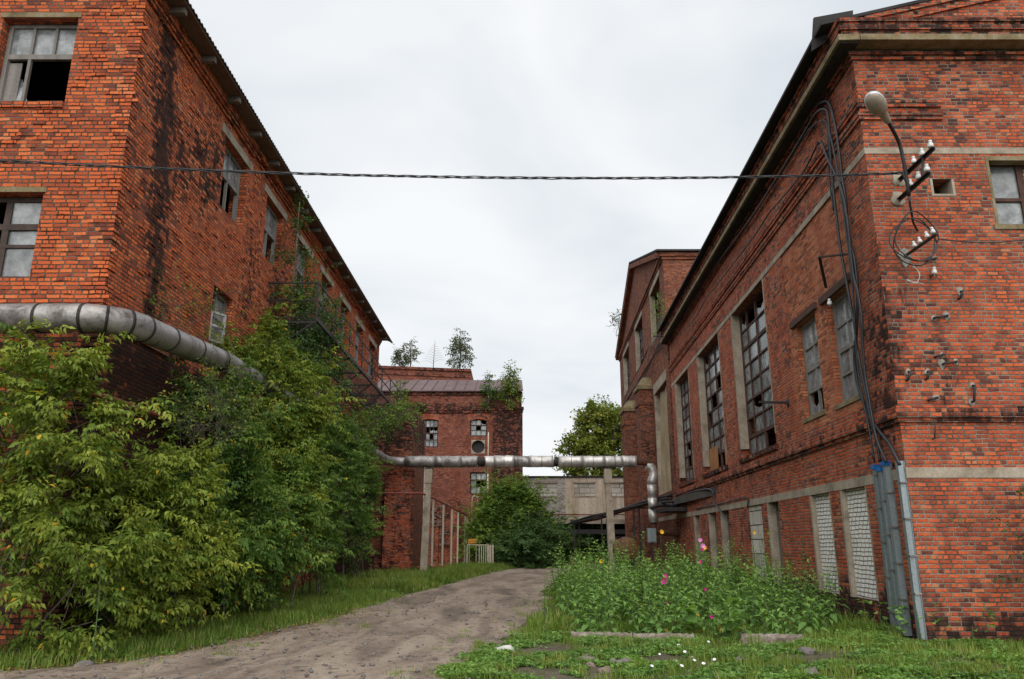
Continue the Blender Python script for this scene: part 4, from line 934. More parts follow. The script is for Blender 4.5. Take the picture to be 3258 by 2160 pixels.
def pipe_rack():
    t = thing('pipe_rack', 'dark sloping rack of black and rusty pipes on thin posts', 'pipe rack', (4, 50, 0))
    A = Vector((3.75, 50.2, 2.72)); B = Vector((7.85, 38.6, 3.75))
    for k, (m, r, o, z) in enumerate((('iron', .07, 0, .1), ('iron', .06, .22, .14), ('rust', .08, .45, .04), ('iron', .05, -.2, .0), ('lagging', .055, .65, .16))):
        q = Vector((.9, .3, 0)) * o; p = [A + q + Vector((0, 0, z)) + (B - A) * f + Vector((0, 0, .06 * math.sin(f * 9 + k))) for f in (0, .25, .5, .75, 1)]
        s = MB(); s.tube(p, r, 8); s.build('pipe', M[m], t)
    for f in (.04, .36, .68):
        for o in (0, .35):
            p = A + (B - A) * f + Vector((.9, .3, 0)) * o; s = MB(); s.box(p.x - .04, p.x + .04, p.y - .04, p.y + .04, -.1, p.z - .02); s.build('post', M['iron'], t)
        p = A + (B - A) * f; s = MB(); s.bar(p + Vector((-.3, -.1, -.02)), p + Vector((.8, .25, -.02)), .07); s.build('crossbar', M['iron'], t)
    s = MB(); s.box(4.0, 6.4, 48.3, 48.4, .35, .43); s.build('low_rail', M['rust'], t)
    s = MB(); s.tube([(7.9, 37.0, 3.3), (7.2, 38.2, 3.35), (6.9, 39.4, 3.2), (7.4, 40.5, 3.3)], .1, 8); s.tube([(7.85, 36, 3.45), (7.3, 37.2, 3.45), (7.25, 38.9, 3.5)], .06, 8); s.build('pipe', M['iron'], t)
    s = MB(); s.tube([(7.1, 37.4, 3.0), (7.7, 37.1, 3.02), (7.8, 36.6, 3.05)], .05, 8); s.build('pipe', M['blue_tape'], t)
    s = MB(); s.box(6.9, 7.8, 35.0, 37.8, 2.95, 3.12); s.build('shelf', M['iron'], t)
pipe_rack()
def tank():
    t = thing('storage_tank', 'rusty yellow and red horizontal tank standing behind the weeds', 'tank', (5.3, 38.0, 0))
    ax = Vector((RS, 1, 0)).normalized(); c = Vector((5.5, 38.3, 1.25)); s = MB()
    s.lathe(c, ax, [(-.12, .0), (-.11, .3), (-.07, .5), (0, .6), (.02, .62), (.06, .62), (.07, .6), (3.2, .6), (3.3, .5), (3.4, 0)], 20); s.build('shell', m_tank, t)
    for o in (.4, 2.6): s = MB(); p = c + ax * o; s.box(p.x - .5, p.x + .5, p.y - .1, p.y + .1, 0, .75); s.build('cradle', M['iron'], t)
    s = MB(); s.box(c.x - .35, c.x + .5, c.y + .6, c.y + 2.4, 1.862, 1.88); s.build('cover_sheet', M['lagging_dark'], t)
def mk_tank():
    t = NT('tank_paint'); P = t.pos(); f = t.noise(P, 1.6, 5, .7, .5)
    c = t.ramp(f, [(.42, (.09, .028, .02)), (.56, (.14, .075, .03)), (.7, (.24, .17, .05))]); c = t.mix(t.ss(t.noise(P, 7, 5, .7), .55, .7), c, (.07, .03, .02)); t.bsdf(c, .6, t.bump(f, .4, .01)); return t.m
m_tank = mk_tank(); tank()
def wall_box():
    t = thing('meter_cabinet', 'blue grey metal meter cabinet on brick below the hanging pipe', 'cabinet', (7.2, 40, 1.3))
    a, b = at_y(2062, 1725, 38.9), at_y(2087, 1680, 38.9); s = MB(); s.box(a.x, b.x, 38.9, 39.2, a.z, b.z); s.build('case', M['galva'], t)
    s = MB(); s.box(a.x + .03, b.x - .03, 38.88, 38.899, a.z + .04, b.z - .04); s.build('door', M['galva'], t)
    s = MB(); s.box((a.x + b.x) / 2 - .03, (a.x + b.x) / 2 + .03, 39, 39.1, -.1, a.z); s.build('stand', M['iron'], t)
wall_box()
s = MB(); s.tube([(3.55, 46.2, -.1), (3.55, 46.2, .75)], .17, 12); s.lathe((3.55, 46.2, .75), (0, 0, 1), [(0, .17), (.03, .15), (.05, 0)], 12)
tag(s.build('bollard', M['rust']), 'short rusty bollard at the road bend by the pipe rack', 'bollard')

# walkway along the left factory
def walkway():
    y0, y1, xo, z = 20.9, 38.9, -5.55, 7.78
    t = thing('metal_walkway', 'rusty metal walkway with thin railing hung on the left factory wall', 'walkway', (LX, y0, z))
    s = MB()
    for x in (LX + .15, xo): s.box(x - .035, x + .035, y0, y1, z - .12, z)
    k = y0
    while k < y1: s.box(LX + .2, xo - .04, k, k + .012, z - .02, z - .001); k += .2
    s.build('floor_grate', M['iron'], t)
    y = y0
    while y <= y1 + .01:
        s = MB(); s.box(LX + .002, xo, y - .03, y + .03, z - .19, z - .121); s.bar((xo - .1, y, z - .19), (LX + .01, y, z - 1.15), .05); s.build('bracket', M['iron'], t)
        s = MB(); s.box(xo - .02, xo + .02, y - .02, y + .02, z + .001, z + 1.0); s.build('rail_post', M['iron'], t); y += 2.25
    s = MB()
    for h in (.5, 1.02): s.bar((xo, y0, z + h), (xo, y1, z + h), .03); s.bar((xo, y0, z + h), (LX, y0, z + h), .045); s.bar((xo, y1, z + h), (LX, y1, z + h), .03)
    s.build('railing', M['iron'], t)
walkway()

# ---- right factory: lamp, brackets, cables, ducts
def insulator(parent, base, up=(0, 0, 1), s_=1.):
    s = MB(); s.lathe(base, up, [(-.03 * s_, .012), (0, .012), (.0, .045 * s_), (.015 * s_, .052 * s_), (.075 * s_, .047 * s_), (.082 * s_, .03 * s_), (.1 * s_, .03 * s_), (.112 * s_, .036 * s_), (.14 * s_, .028 * s_), (.15 * s_, 0)], 12); s.build('insulator', M['porcelain'], parent)
def lamp():
    t = thing('street_lamp', 'silver egg shaped street lamp on bent black arm at the factory corner', 'street lamp', (7.35, 13.1, 7.9))
    p = smooth([(7.4, 13.15, 7.85), (7.36, 13.1, 8.5), (7.3, 13.05, 8.85), (7.12, 12.85, 8.98), (6.88, 12.58, 9.06)], 5)
    s = MB(); s.tube(p, .034, 10); s.build('arm', M['iron'], t)
    a = Vector((6.9, 12.6, 9.05)); e = Vector((6.36, 12.1, 9.32)); d = (e - a).normalized(); L = (e - a).length
    side = d.cross(Vector((0, 0, 1))).normalized(); up = side.cross(d)
    prof = [(0, .055), (.06, .065), (.3, .085), (.36, .10), (.45, .145), (.6, .165), (.75, .165), (.88, .14), (.96, .085), (1., .0)]
    def half(sgn, k0, sc):
        s = MB(); n = 10; i0 = 0
        for f, r in prof[k0:]:
            for j in range(n + 1):
                an = math.pi * j / n; q = a + d * (L * f) + side * math.cos(an) * r * sc + up * math.sin(an) * r * sc * sgn * (.8 if sgn < 0 else 1); s.v.append(tuple(q))
        m = len(prof) - k0
        for k in range(m - 1):
            for j in range(n): q = k * (n + 1) + j; f_ = (q, q + 1, q + n + 2, q + n + 1); s.f.append(f_ if sgn < 0 else f_[::-1]); s.sm.append(True)
        return s
    half(1, 0, 1.).build('housing', M['lamp_metal'], t); half(-1, 0, .99).build('lens', m_lens, t)
    s = MB(); s.bar((7.36, 13.12, 8.42), (7.5, 13.3, 8.42), .05); s.tube([(7.4, 13.15, 7.88), (7.42, 13.2, 7.7), (7.6, 13.5, 7.45), (7.75, 13.66, 7.35)], .02, 6); s.build('lead', M['cable'], t)
m_lens = simple('lamp_lens', (.3, .24, .19), (.42, .36, .3), 5., .3, .001, spec=.5); lamp()
def rack1():
    t = thing('insulator_bracket', 'pair of iron bars with six white insulators under the street lamp', 'insulator bracket', (7.55, 13.7, 8.4))
    for (X, z, ye) in ((7.55, 8.45, 12.42), (7.48, 8.03, 12.55)):
        s = MB(); s.box(X - .03, X + .03, ye, RY0 - .001, z - .008, z + .008); s.box(X + .015, X + .03, ye, RY0 - .001, z - .06, z - .0081); s.build('bar', M['iron'], t)
        for y in (13.1, 12.8, 12.5): insulator(t, (X, y + (.1 if z < 8.2 else 0), z + .03))
        s = MB(); s.ball((X, RY0 - .005, z), .14, 10, .6, X, (1, .08, 1.1)); s.build('mortar_patch', M['concrete'], t)
    s = MB(); s.bar((7.55, 12.78, 8.44), (7.48, 12.78, 8.04), .045, .02); s.build('strut', M['iron'], t)
rack1()
def rack2():
    p = at_y(2879, 815, RY0); e = at_y(2969, 757, 12.6)
    t = thing('insulator_bracket', 'iron bar with four small insulators inside the loose cable coil', 'insulator bracket', (p.x, RY0, p.z))
    s = MB(); s.bar((p.x, RY0 - .001, p.z), (p.x + .02, 12.6, p.z), .06, .03); s.build('bar', M['iron'], t)
    for y in (13.3, 13.1, 12.85, 12.65): insulator(t, (p.x - .01, y, p.z + .03), (-.2, 0, 1), .8)
    s = MB(); s.ball((p.x, RY0 - .005, p.z - .03), .13, 10, .7, 3, (1, .08, 1.2)); s.build('mortar_patch', M['mortar'], t)
rack2()
def coil():
    t = thing('cable_coil', 'loose loops of black cable hanging on the factory front wall', 'cable coil', (8, 13.4, 6.9))
    c = at_y(2922, 755, 13.35); 
    for k in range(3):
        s = MB(); n = 24; rx_, rz = random.uniform(.36, .41), random.uniform(.42, .5); o = Vector((random.uniform(-.05, .05), random.uniform(-.12, .12), random.uniform(-.06, .06)))
        s.tube([c + o + Vector((rx_ * math.cos(a) + .04 * math.sin(3 * a + k), .08 * math.sin(2 * a + k), rz * math.sin(a) + .03 * math.cos(2 * a + k))) for a in [2 * math.pi * q / n for q in range(n + 1)]], .013, 5); s.build('loop', M['cable'], t)
    s = MB(); s.tube(smooth([at_y(2985, 760, 13.3), at_y(3060, 768, 13.55), at_y(3150, 772, 13.6), at_y(3240, 765, 13.65), at_y(3330, 752, 13.66)]), .013, 5); s.build('tail', M['cable'], t)
    s = MB(); s.tube(smooth([at_y(2900, 840, 13.6), at_y(2925, 870, 13.5), at_y(2915, 900, 13.55), at_y(2885, 890, 13.5), at_y(2940, 905, 13.6)]), .007, 5); s.build('tail', M['porcelain'], t)
coil()
def brackets():
    G = 'iron stubs set in mortar on the factory front'
    spec = [(2990, 1010, 'h', .24, 'stub laid flat midway up the corner'), (2960, 828, 'h', .16, 'short stub just below the cable coil'), (3052, 940, 'v', .14, 'small stub slanting in a pale mortar spot'), (2985, 1133, 'h', .14, 'stub with wire ends above a longer stub'), (3018, 1156, 'h', .24, 'long stub beneath the wired stub'),
            (3093, 1253, 'v', .3, 'upright bar between two mortar spots over the belt course'), (2965, 1270, 'h', .15, 'bent stub over the belt course near the corner'), (2886, 1197, 'v', .16, 'stub hugging the very corner of the wall'), (2947, 1195, 'v', .14, 'tilted stub in a big mortar spot'), (2968, 1370, 'v', .3, 'thin hanging hook below the belt course')]
    for k, (u, v, o, l, d) in enumerate(spec):
        p = at_y(u, v, RY0); t = thing('iron_stub', 'black iron ' + d, 'bracket', p, G)
        s = MB(); q = Vector((l / 2, 0, .02)) if o == 'h' else Vector((.03, 0, l / 2))
        s.tube([p - q + Vector((0, -.01, 0)), p - q + Vector((0, -.07, 0)), p + q + Vector((0, -.07, 0)), p + q + Vector((0, -.01, 0))], .022 if 'hook' not in d else .012, 7); s.build('bar', M['iron'], t)
        for sg in ((-1, 1) if l > .2 and 'hook' not in d else (1,)):
            s = MB(); s.ball(p + q * sg + Vector((0, -.002, 0)), random.uniform(.045, .07), 9, 1.2, k + sg, (1, .1, 1.1)); s.build('mortar_patch', M['mortar'], t)
    p = at_y(2960, 878, RY0); t = thing('wall_insulator', 'single grey insulator on a curved pin below the cable coil', 'insulator', p)
    s = MB(); s.tube([p, p + Vector((-.03, -.08, -.04)), p + Vector((.02, -.1, .0))], .012, 6); s.build('pin', M['iron'], t); insulator(t, p + Vector((.02, -.1, .0)), (.1, 0, 1))
brackets()

def cables():
    G = 'black cables on the near right factory'
    V_ = {'thick cable looping highest under the cornice then down to the corner duct': [(2165, 996), (2254, 854), (2317, 773), (2384, 670), (2473, 523), (2550, 405), (2585, 349), (2612, 326), (2638, 327), (2656, 394), (2670, 487), (2679, 568), (2690, 635), (2698, 746), (2712, 800), (2719, 834), (2728, 932), (2724, 1057), (2719, 1146), (2732, 1236), (2754, 1294), (2790, 1361), (2830, 1412), (2862, 1478)],
          'second cable looping under the cornice and down beside the narrow windows': [(2180, 1000), (2259, 871), (2321, 786), (2393, 688), (2482, 550), (2560, 420), (2594, 362), (2625, 346), (2636, 380), (2642, 487), (2648, 560), (2655, 640), (2674, 791), (2690, 880), (2710, 990), (2719, 1039), (2726, 1102), (2738, 1169), (2752, 1240), (2768, 1325), (2788, 1400), (2800, 1470)],
          'cable starting from the white clip then joining the vertical bundle': [(2612, 447), (2634, 505), (2665, 568), (2682, 621), (2696, 700), (2706, 800), (2716, 880), (2728, 923), (2741, 1012), (2745, 1102), (2752, 1191), (2763, 1258), (2774, 1325), (2790, 1400), (2820, 1470)],
          'third short cable of the horizontal run ending at a wall clip': [(2393, 693), (2430, 630), (2478, 563), (2560, 432), (2594, 394), (2625, 382), (2634, 420), (2636, 500), (2640, 586), (2652, 670)],
          'lowest cable sagging between clips along the rib course': [(2170, 1060), (2219, 1000), (2241, 956), (2290, 894), (2348, 818), (2402, 746), (2451, 670), (2464, 657), (2553, 550), (2603, 452)],
          'thin cable inside the vertical bundle beside the corner window': [(2640, 420), (2660, 520), (2684, 680), (2706, 850), (2716, 960), (2722, 1080), (2730, 1180), (2745, 1270), (2764, 1360), (2782, 1470)]}
    for k, (lab, pts) in enumerate(V_.items()):
        s = MB(); s.tube(smooth([at_R(u, v, .09 + .03 * (k % 3)) for u, v in pts], 5), [.032, .029, .027, .02, .022, .02][k], 7); tag(s.build('cable', M['cable']), lab, 'cable', G)
    s = MB(); s.tube(smooth([at_R(2130, 1613, .3), at_R(2171, 1577, .12), at_R(2257, 1556, .1), at_R(2275, 1600, .1), at_R(2322, 1668, .12)], 6), .03, 7); tag(s.build('hose', M['cable']), 'black hose drooping over the small lower openings', 'hose')
    s = MB(); s.tube(smooth([at_R(2212, 1618, .05), at_R(2300, 1600, .05), at_R(2374, 1582, .05), at_R(2378, 1612, .05)], 4), .022, 6); tag(s.build('conduit', M['cable']), 'thin conduit run along the concrete band above the lower openings', 'conduit')
    # cables leaving towards the gabled factory
    s = MB()
    far = [[(2178, 1005, 36), (2130, 1080, 41), (2085, 1110, 44), (2040, 1160, 46), (1998, 1240, 52), (1978, 1310, 60), (1950, 1380, 61)], [(2185, 1030, 36), (2120, 1110, 41), (2060, 1180, 44), (2030, 1230, 47), (1990, 1300, 56), (1962, 1400, 61)], [(2170, 1060, 36), (2110, 1130, 42), (2045, 1200, 46), (2005, 1250, 52), (1975, 1320, 60), (1945, 1400, 61)]]
    for k, f in enumerate(far):
        s = MB()
        pts = []
        for (u, v, Y) in f: 
            p = at_y(u, v, Y); p.x = min(p.x, rx(Y) - .12); pts.append(p)
        s.tube(smooth(pts, 5), .03, 6); tag(s.build('cable', M['cable']), ['highest of the cables drooping past the gabled factory piers', 'middle cable drooping past the gabled factory piers', 'lowest cable drooping past the gabled factory piers'][k], 'cable', 'cables to the gabled factory')
    # wall arms that carry cables
    for k, (u, v, du, dv, lab) in enumerate(((2508, 1281, -85, -5, 'flat iron arm sticking out beside the nearest grid window'), (2137, 1070, -58, -4, 'iron cable arm at the far end of the near factory'), (1970, 1398, -38, 0, 'iron cable arm at the far end of the gabled factory'))):
        if k < 2: p = at_R(u, v); 
        else: p = at_y(1975, 1398, 61); p.x = rx(61)
        t = thing('cable_bracket', lab, 'bracket', p); n = Vector((-1, RS, 0)); L = (.75, .9, 1.1)[k]
        s = MB(); s.bar(p, p + n * L + Vector((0, 0, .02)), .1, .05); s.build('arm', M['iron'], t)
        s = MB(); s.ball(p, .1, 8, .2, k, (.5, 1, 1.3)); s.build('plate', M['iron'], t)
    t = thing('window_bracket', 'bent flat iron frame in front of the narrow corner window', 'bracket', at_R(2607, 818))
    a, b, c = at_R(2700, 808, .02), at_R(2607, 818, .45), at_R(2628, 915, .05); s = MB(); s.bar(a, b, .06, .03); s.bar(b, c, .06, .03); s.build('bar', M['iron'], t); insulator(t, at_R(2640, 970, .1))
    t = thing('wall_hook', 'small black hook beside the cable bundle', 'hook', at_R(2679, 640)); p = at_R(2679, 640, .02); s = MB(); s.tube(arc(p + Vector((0, 0, -.02)), .05, 0, -math.pi * 1.2, (0, -1, 0), (0, 0, 1), 8), .01, 5); s.build('hook', M['iron'], t)
    # clips of the horizontal run
    for (u, v) in ((2476, 540), (2390, 680), (2318, 783), (2256, 866)):
        t = thing('cable_clip', 'small iron clip holding the cables under the cornice', 'clip', at_R(u, v), 'cable clips under the cornice'); p = at_R(u, v); s = MB(); s.bar(p + Vector((.01, 0, 0)), p + Vector((-.13, 0, 0)), .035); s.bar(p + Vector((-.11, 0, -.1)), p + Vector((-.11, 0, .14)), .02); s.build('pin', M['iron'], t)
cables()
def ducts():
    for k, (Y, zt, lab) in enumerate(((14.80, 2.98, 'galvanised cable duct farthest from the factory corner'), (14.57, 2.92, 'galvanised cable duct in the middle of the touching three'), (14.34, 3.0, 'galvanised cable duct of the touching three nearest the corner'), (13.80, 3.0, 'galvanised cable duct standing alone at the factory corner'))):
        x = rx(Y); t = thing('cable_duct', lab, 'cable duct', (x - .05, Y, 0), 'galvanised cable ducts at the corner')
        s = MB(); w = .062; zb = .02
        pr = [(-.004, -w - .02), (-.02, -w - .02), (-.02, -w), (-.11, -w * .75), (-.11, w * .75), (-.02, w), (-.02, w + .02), (-.004, w + .02)]
        for (p, q) in zip(pr[:-1], pr[1:]): s.face([(x + p[0], Y + p[1], zb), (x + q[0], Y + q[1], zb), (x + q[0], Y + q[1], zt), (x + p[0], Y + p[1], zt)][::-1])
        s.box(x - .103, x - .02, Y - .06, Y + .06, zt - .06, zt - .03); s.build('cover', M['galva'], t)
        z = .35 + .13 * k
        while z < zt - .1:
            s = MB(); s.box(x - .116, x - .002, Y - w - .03, Y + w + .03, z, z + .03); s.build('clamp', M['lagging'], t); z += .62
        if k < 3: s = MB(); s.box(x - .125, x - .01, Y - w - .012, Y + w + .012, zt - .03, zt + .05); s.build('tape', M['blue_tape'], t)
ducts()
def span():
    t = thing('overhead_cable', 'twisted black cable strung across the road from wall to lamp bracket', 'cable', (0, 12.6, 8))
    A = Vector((-13.5, 11.3, 7.98)); B = Vector((7.42, 13.2, 8.33)); n = 150
    def p(f): q = A + (B - A) * f; q.z -= .34 * 4 * f * (1 - f); return q
    for k in range(3):
        s = MB(); s.tube([p(i / n) + Vector((0, .016 * math.cos(i * .75 + k * 2.1), .018 * math.sin(i * .75 + k * 2.1) + .008 * mnoise.noise(Vector((i * .2, k, 0))))) for i in range(n + 1)], .0105, 5); s.build('strand', M['cable'], t)
    s = MB(); s.bar((-13.5, 11.28, 8.12), (-13.5, 12.5, 8.12), .05); s.build('wall_bracket', M['iron'], t)
    s = MB(); s.tube([p(.985) , Vector((7.3, 13.1, 8.3)), Vector((7.42, 13.15, 7.95))], .02, 6); s.build('clamp', M['iron'], t)
span()

# ---- things lying on the ground
M['kerb'] = simple('kerb', (.09, .07, .055), (.22, .18, .145), 6., .95, .02, c2=(.42, .39, .34))
def log(pts, w, h, lab):
    P = [Vector((*p, gh(*p))) for p in pts]; s = MB(); n = 18; idx = []
    for k in range(n + 1):
        f = k / n; q = P[0] + (P[1] - P[0]) * f; d = (P[1] - P[0]).normalized(); sd = Vector((-d.y, d.x, 0)); j = lambda q_: .034 * mnoise.noise(Vector((q_ * 3.1, k * 1.7, w * 9)))
        for m, (a, z) in enumerate(((-.5, -.05), (.5, -.05), (.5, .8), (.34, 1), (-.34, 1), (-.5, .74))): s.v.append(tuple(q + sd * (a * w + j(m)) + Vector((0, 0, z * h + j(m + 9)))))
    for k in range(n):
        for m in range(6): a = k * 6 + m; b = k * 6 + (m + 1) % 6; s.f.append((a, a + 6, b + 6, b)[::-1]); s.sm.append(False)
    s.f.append((5, 4, 3, 2, 1, 0)); s.sm.append(False); e = n * 6; s.f.append(tuple(e + q for q in range(6))); s.sm.append(False)
    tag(s.build('kerb_beam', M['kerb']), lab, 'kerb', 'concrete kerb beams before the weed bed')
log([(1.0, 13.75), (2.0, 13.6)], .17, .14, 'worn concrete kerb beam nearest the dirt road')
log([(2.02, 13.62), (3.0, 13.5)], .17, .13, 'worn concrete kerb beam crossing under the round hollyhock leaves')
log([(3.75, 13.45), (4.75, 13.4)], .18, .14, 'worn concrete kerb beam nearest the factory corner')
def stones():
    sp = [(1985, 2115, .10, 'large grey cobble among the foreground stones'), (1925, 2140, .09, 'pinkish cobble beside the large grey cobble'), (1880, 2122, .07, 'dull red cobble at the end of the stone row nearest the road'), (2095, 2128, .06, 'flat reddish stone near the white flowers'), (2130, 2133, .06, 'small pale stone just before the white flowers'), (1950, 2108, .06, 'small grey stone tucked behind the large cobble'),
          (2020, 2140, .07, 'half buried pink stone right of the large cobble'), (1870, 2105, .12, 'wide flat stone sunk in the grass'), (2570, 2082, .13, 'grey lump of concrete near the corner ducts'), (2360, 2110, .12, 'brown clod of earth below the kerb beam'), (2580, 2150, .12, 'dark clod in the grass before the corner'), (850, 1935, .3, 'brown boulder at the foot of the dark shrubs'), (1050, 1870, .45, 'tan boulder leaning out of the shrubs by the grass'),
          (270, 2125, .12, 'grey stone in litter below the left shrubs'), (310, 2095, .18, 'broken slab lying below the left shrubs')]
    for k, (u, v, r, lab) in enumerate(sp):
        p = at_g(u, v); p.z = gh(p.x, p.y) + r * .08
        s = MB(); s.ball((0, 0, 0), r, 14, .55, k + 3, (1.15, .9, .65)); o = s.build('stone', M['stone_pink'] if ('pink' in lab or 'red' in lab or 'pale' in lab) else M['stone']); o.location = p; o.rotation_euler = (0, 0, k * 1.3)
        tag(o, lab, 'stone', 'loose stones on the ground')
stones()
# ------------------------------------------------------------------ vegetation
def tri_mesh(name, V, F, mat, parent=None, tint=None, quads=False):
    me = bpy.data.meshes.new(name); V = np.asarray(V, np.float32); F = np.asarray(F, np.int32); k = F.shape[1]
    if parent is not None: V = V - np.array(parent.location, np.float32)
    me.vertices.add(len(V)); me.vertices.foreach_set('co', V.ravel()); me.loops.add(F.size); me.loops.foreach_set('vertex_index', F.ravel())
    me.polygons.add(len(F)); me.polygons.foreach_set('loop_start', np.arange(0, F.size, k, dtype=np.int32))
    if tint is not None: a = me.attributes.new('tint', 'FLOAT', 'POINT'); a.data.foreach_set('value', np.asarray(tint, np.float32))
    me.update(calc_edges=True); me.materials.append(mat); o = bpy.data.objects.new(name, me); COL.objects.link(o); o.parent = parent; return o
def nrm(a): return a / np.maximum(np.linalg.norm(a, axis=-1, keepdims=True), 1e-6)
def leaf_arrays(P, D, N, L, W, fold=.18, droop=.12):
    """a folded, pointed leaf of four triangles at each point"""
    D = nrm(D); S = nrm(np.cross(D, N)); N = np.cross(S, D); L = np.asarray(L)[:, None]; W = np.asarray(W)[:, None]; n = len(P)
    V = np.stack([P, P + D * L * .38 + S * W * .5 + N * W * fold, P + D * L * .5 - N * L * droop * .15, P + D * L * .38 - S * W * .5 + N * W * fold, P + D * L - N * L * droop], 1).reshape(-1, 3)
    b = np.arange(n)[:, None] * 5; F = (b[:, :, None] + np.array([[0, 2, 1], [1, 2, 4], [0, 3, 2], [3, 4, 2]])[None]).reshape(-1, 3); return V, F
def nz(P, s, off=0.): return np.array([mnoise.noise(Vector((p[0] * s + off, p[1] * s, p[2] * s))) for p in P])
def tubes_np(polys, rs, n=4):
    m = MB()
    for p, r in zip(polys, rs): m.tube(p, r, n, caps=False)
    return m
def inside_keep(P, walls):
    k = P[:, 2] > .04
    for f in walls: k &= f(P)
    return k
LWALL = lambda P: ~((P[:, 0] < LX + .06) & (P[:, 1] > LY - .06) & (P[:, 1] < LEND + .1)) & ~((np.abs(P[:, 1] - 11.88) < .27) & (np.abs(P[:, 2] - 5.08) < .27) & (P[:, 0] < -6.3)) & ~((np.abs(P[:, 0] + 6.23) < .27) & (np.abs(P[:, 2] - 5.3) < .3) & (P[:, 1] > 11.8))
def shrub(name, label, cat, base, blobs, ntw, mat, seed, LL=.085, LW=.042, twL=.4, nl=6, nlf=5, walls=(), stems=6, sr=.02, gap=.18, lit=.45, group=None, upb=.35, shell=.55, trunk=None, droop=.35, bark='bark', ntwig=160, shoots=.16, clump=0, spread=.15):
    g = np.random.default_rng(seed); B = np.array(blobs, float)
    t = thing(name, label, cat, base, group)
    w = (B[:, 3] * B[:, 4] * B[:, 5]) ** .7; bi = g.choice(len(B), ntw * 2, p=w / w.sum())
    d = nrm(g.normal(size=(ntw * 2, 3))); d[:, 2] += upb * .5; d = nrm(d); rad = shell + (1.05 - shell) * g.random(ntw * 2) ** .6
    P = B[bi, :3] + d * B[bi, 3:6] * rad[:, None]
    if clump:
        nc = max(4, (ntw * 2) // clump); ci = g.integers(0, nc, ntw * 2); sp_ = np.abs(g.normal(size=(ntw * 2, 1))) * spread
        P = P[ci] + nrm(g.normal(size=(ntw * 2, 3))) * sp_; d = nrm(d[ci] + g.normal(size=(ntw * 2, 3)) * .28); rad = rad[ci]; ctint = g.normal(size=nc)[ci] * .13
    else: ctint = np.zeros(ntw * 2)
    k = inside_keep(P, walls); P, d, ctint, rad = P[k], d[k], ctint[k], rad[k]
    k = nz(P, 1.3 / max(.5, B[:, 3:6].mean() * .7), seed * 3.1) > -gap; P, d, rad, ctint = P[k][:ntw], d[k][:ntw], rad[k][:ntw], ctint[k][:ntw]; n = len(P)
    td = nrm(d + np.array([0, 0, upb]) + g.normal(size=(n, 3)) * .45); tl = twL * g.uniform(.6, 1.35, n)
    so = np.flatnonzero((rad > .8) & (g.random(n) < shoots))            # long leaders that break the outline
    for st in range(2):
        q = P[so] + td[so] * tl[so][:, None] * (st + .9); td2 = nrm(td[so] + g.normal(size=(len(so), 3)) * .15 + np.array([0, 0, .15 - .3 * st])); kk = inside_keep(q, walls)
        P = np.concatenate([P, q[kk]]); td = np.concatenate([td, td2[kk]]); tl = np.concatenate([tl, tl[so][kk]]); rad = np.concatenate([rad, rad[so][kk]]); ctint = np.concatenate([ctint, ctint[so][kk]])
    n = len(P)
    # compound leaves along each twig
    f = np.tile((np.arange(nl) + .6) / nl, (n, 1)); Q = P[:, None] + td[:, None] * (tl[:, None] * f)[..., None]; Q[..., 2] -= (tl[:, None] * f ** 2) * .25 * droop * 2
    side = nrm(np.cross(td, np.array([0, 0, 1.]) + g.normal(size=(n, 3)) * .2)); up = np.cross(side, td)
    sg = np.where(np.arange(nl) % 2 == 0, 1., -1.)[None, :, None]
    rd = nrm(td[:, None] * .55 + side[:, None] * sg * .9 + up[:, None] * g.normal(size=(n, nl, 1)) * .45 + g.normal(size=(n, nl, 3)) * .2 - np.array([0, 0, droop * .6]))
    Q = Q.reshape(-1, 3); rd = rd.reshape(-1, 3); m = len(Q); rl = LL * g.uniform(1.1, 1.9, m) if nlf > 1 else LL * g.uniform(.2, .5, m)
    nn = nrm(np.array([0, 0, 1.]) + g.normal(size=(m, 3)) * .45); ls = nrm(np.cross(rd, nn))
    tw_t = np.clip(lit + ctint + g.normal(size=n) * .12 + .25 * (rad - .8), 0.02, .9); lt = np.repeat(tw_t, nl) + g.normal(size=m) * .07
    V, F, T = [], [], []; off = 0
    fr = {1: [(1, 0)], 3: [(1, 0), (.5, 1), (.5, -1)], 5: [(1, 0), (.72, 1), (.72, -1), (.36, 1), (.36, -1)], 7: [(1, 0), (.8, 1), (.8, -1), (.55, 1), (.55, -1), (.3, 1), (.3, -1)]}[nlf]
    for (a, s_) in fr:
        pos = Q + rd * (rl * a)[:, None]; dd = nrm(rd * (1. if s_ == 0 else .55) + ls * s_ * .85 + g.normal(size=(m, 3)) * .12 - np.array([0, 0, droop]) * g.uniform(.3, 1.3, (m, 1)))
        sc = g.uniform(.7, 1.2, m); v, q = leaf_arrays(pos, dd, nrm(nn + g.normal(size=(m, 3)) * .2), LL * sc, LW * sc); V.append(v); F.append(q + off); off += len(v)
        tt = np.clip(lt + g.normal(size=m) * .05, 0.01, .93); tt = np.where(g.random(m) < .012, .99, tt); T.append(np.repeat(tt, 5))
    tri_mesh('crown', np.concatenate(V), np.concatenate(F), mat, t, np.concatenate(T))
    # stems and twigs
    mb = MB(); base = Vector(base)
    if trunk:
        mb.tube(smooth(trunk[0], 5), list(np.linspace(trunk[1], trunk[1] * .25, (len(trunk[0]) - 1) * 5 + 1)), 7)
        src = [Vector(p) for p in smooth(trunk[0], 5)]
    else: src = [base]
    tg = list(B[:, :3]) + [P[i] for i in g.choice(n, min(n, stems), replace=False)]
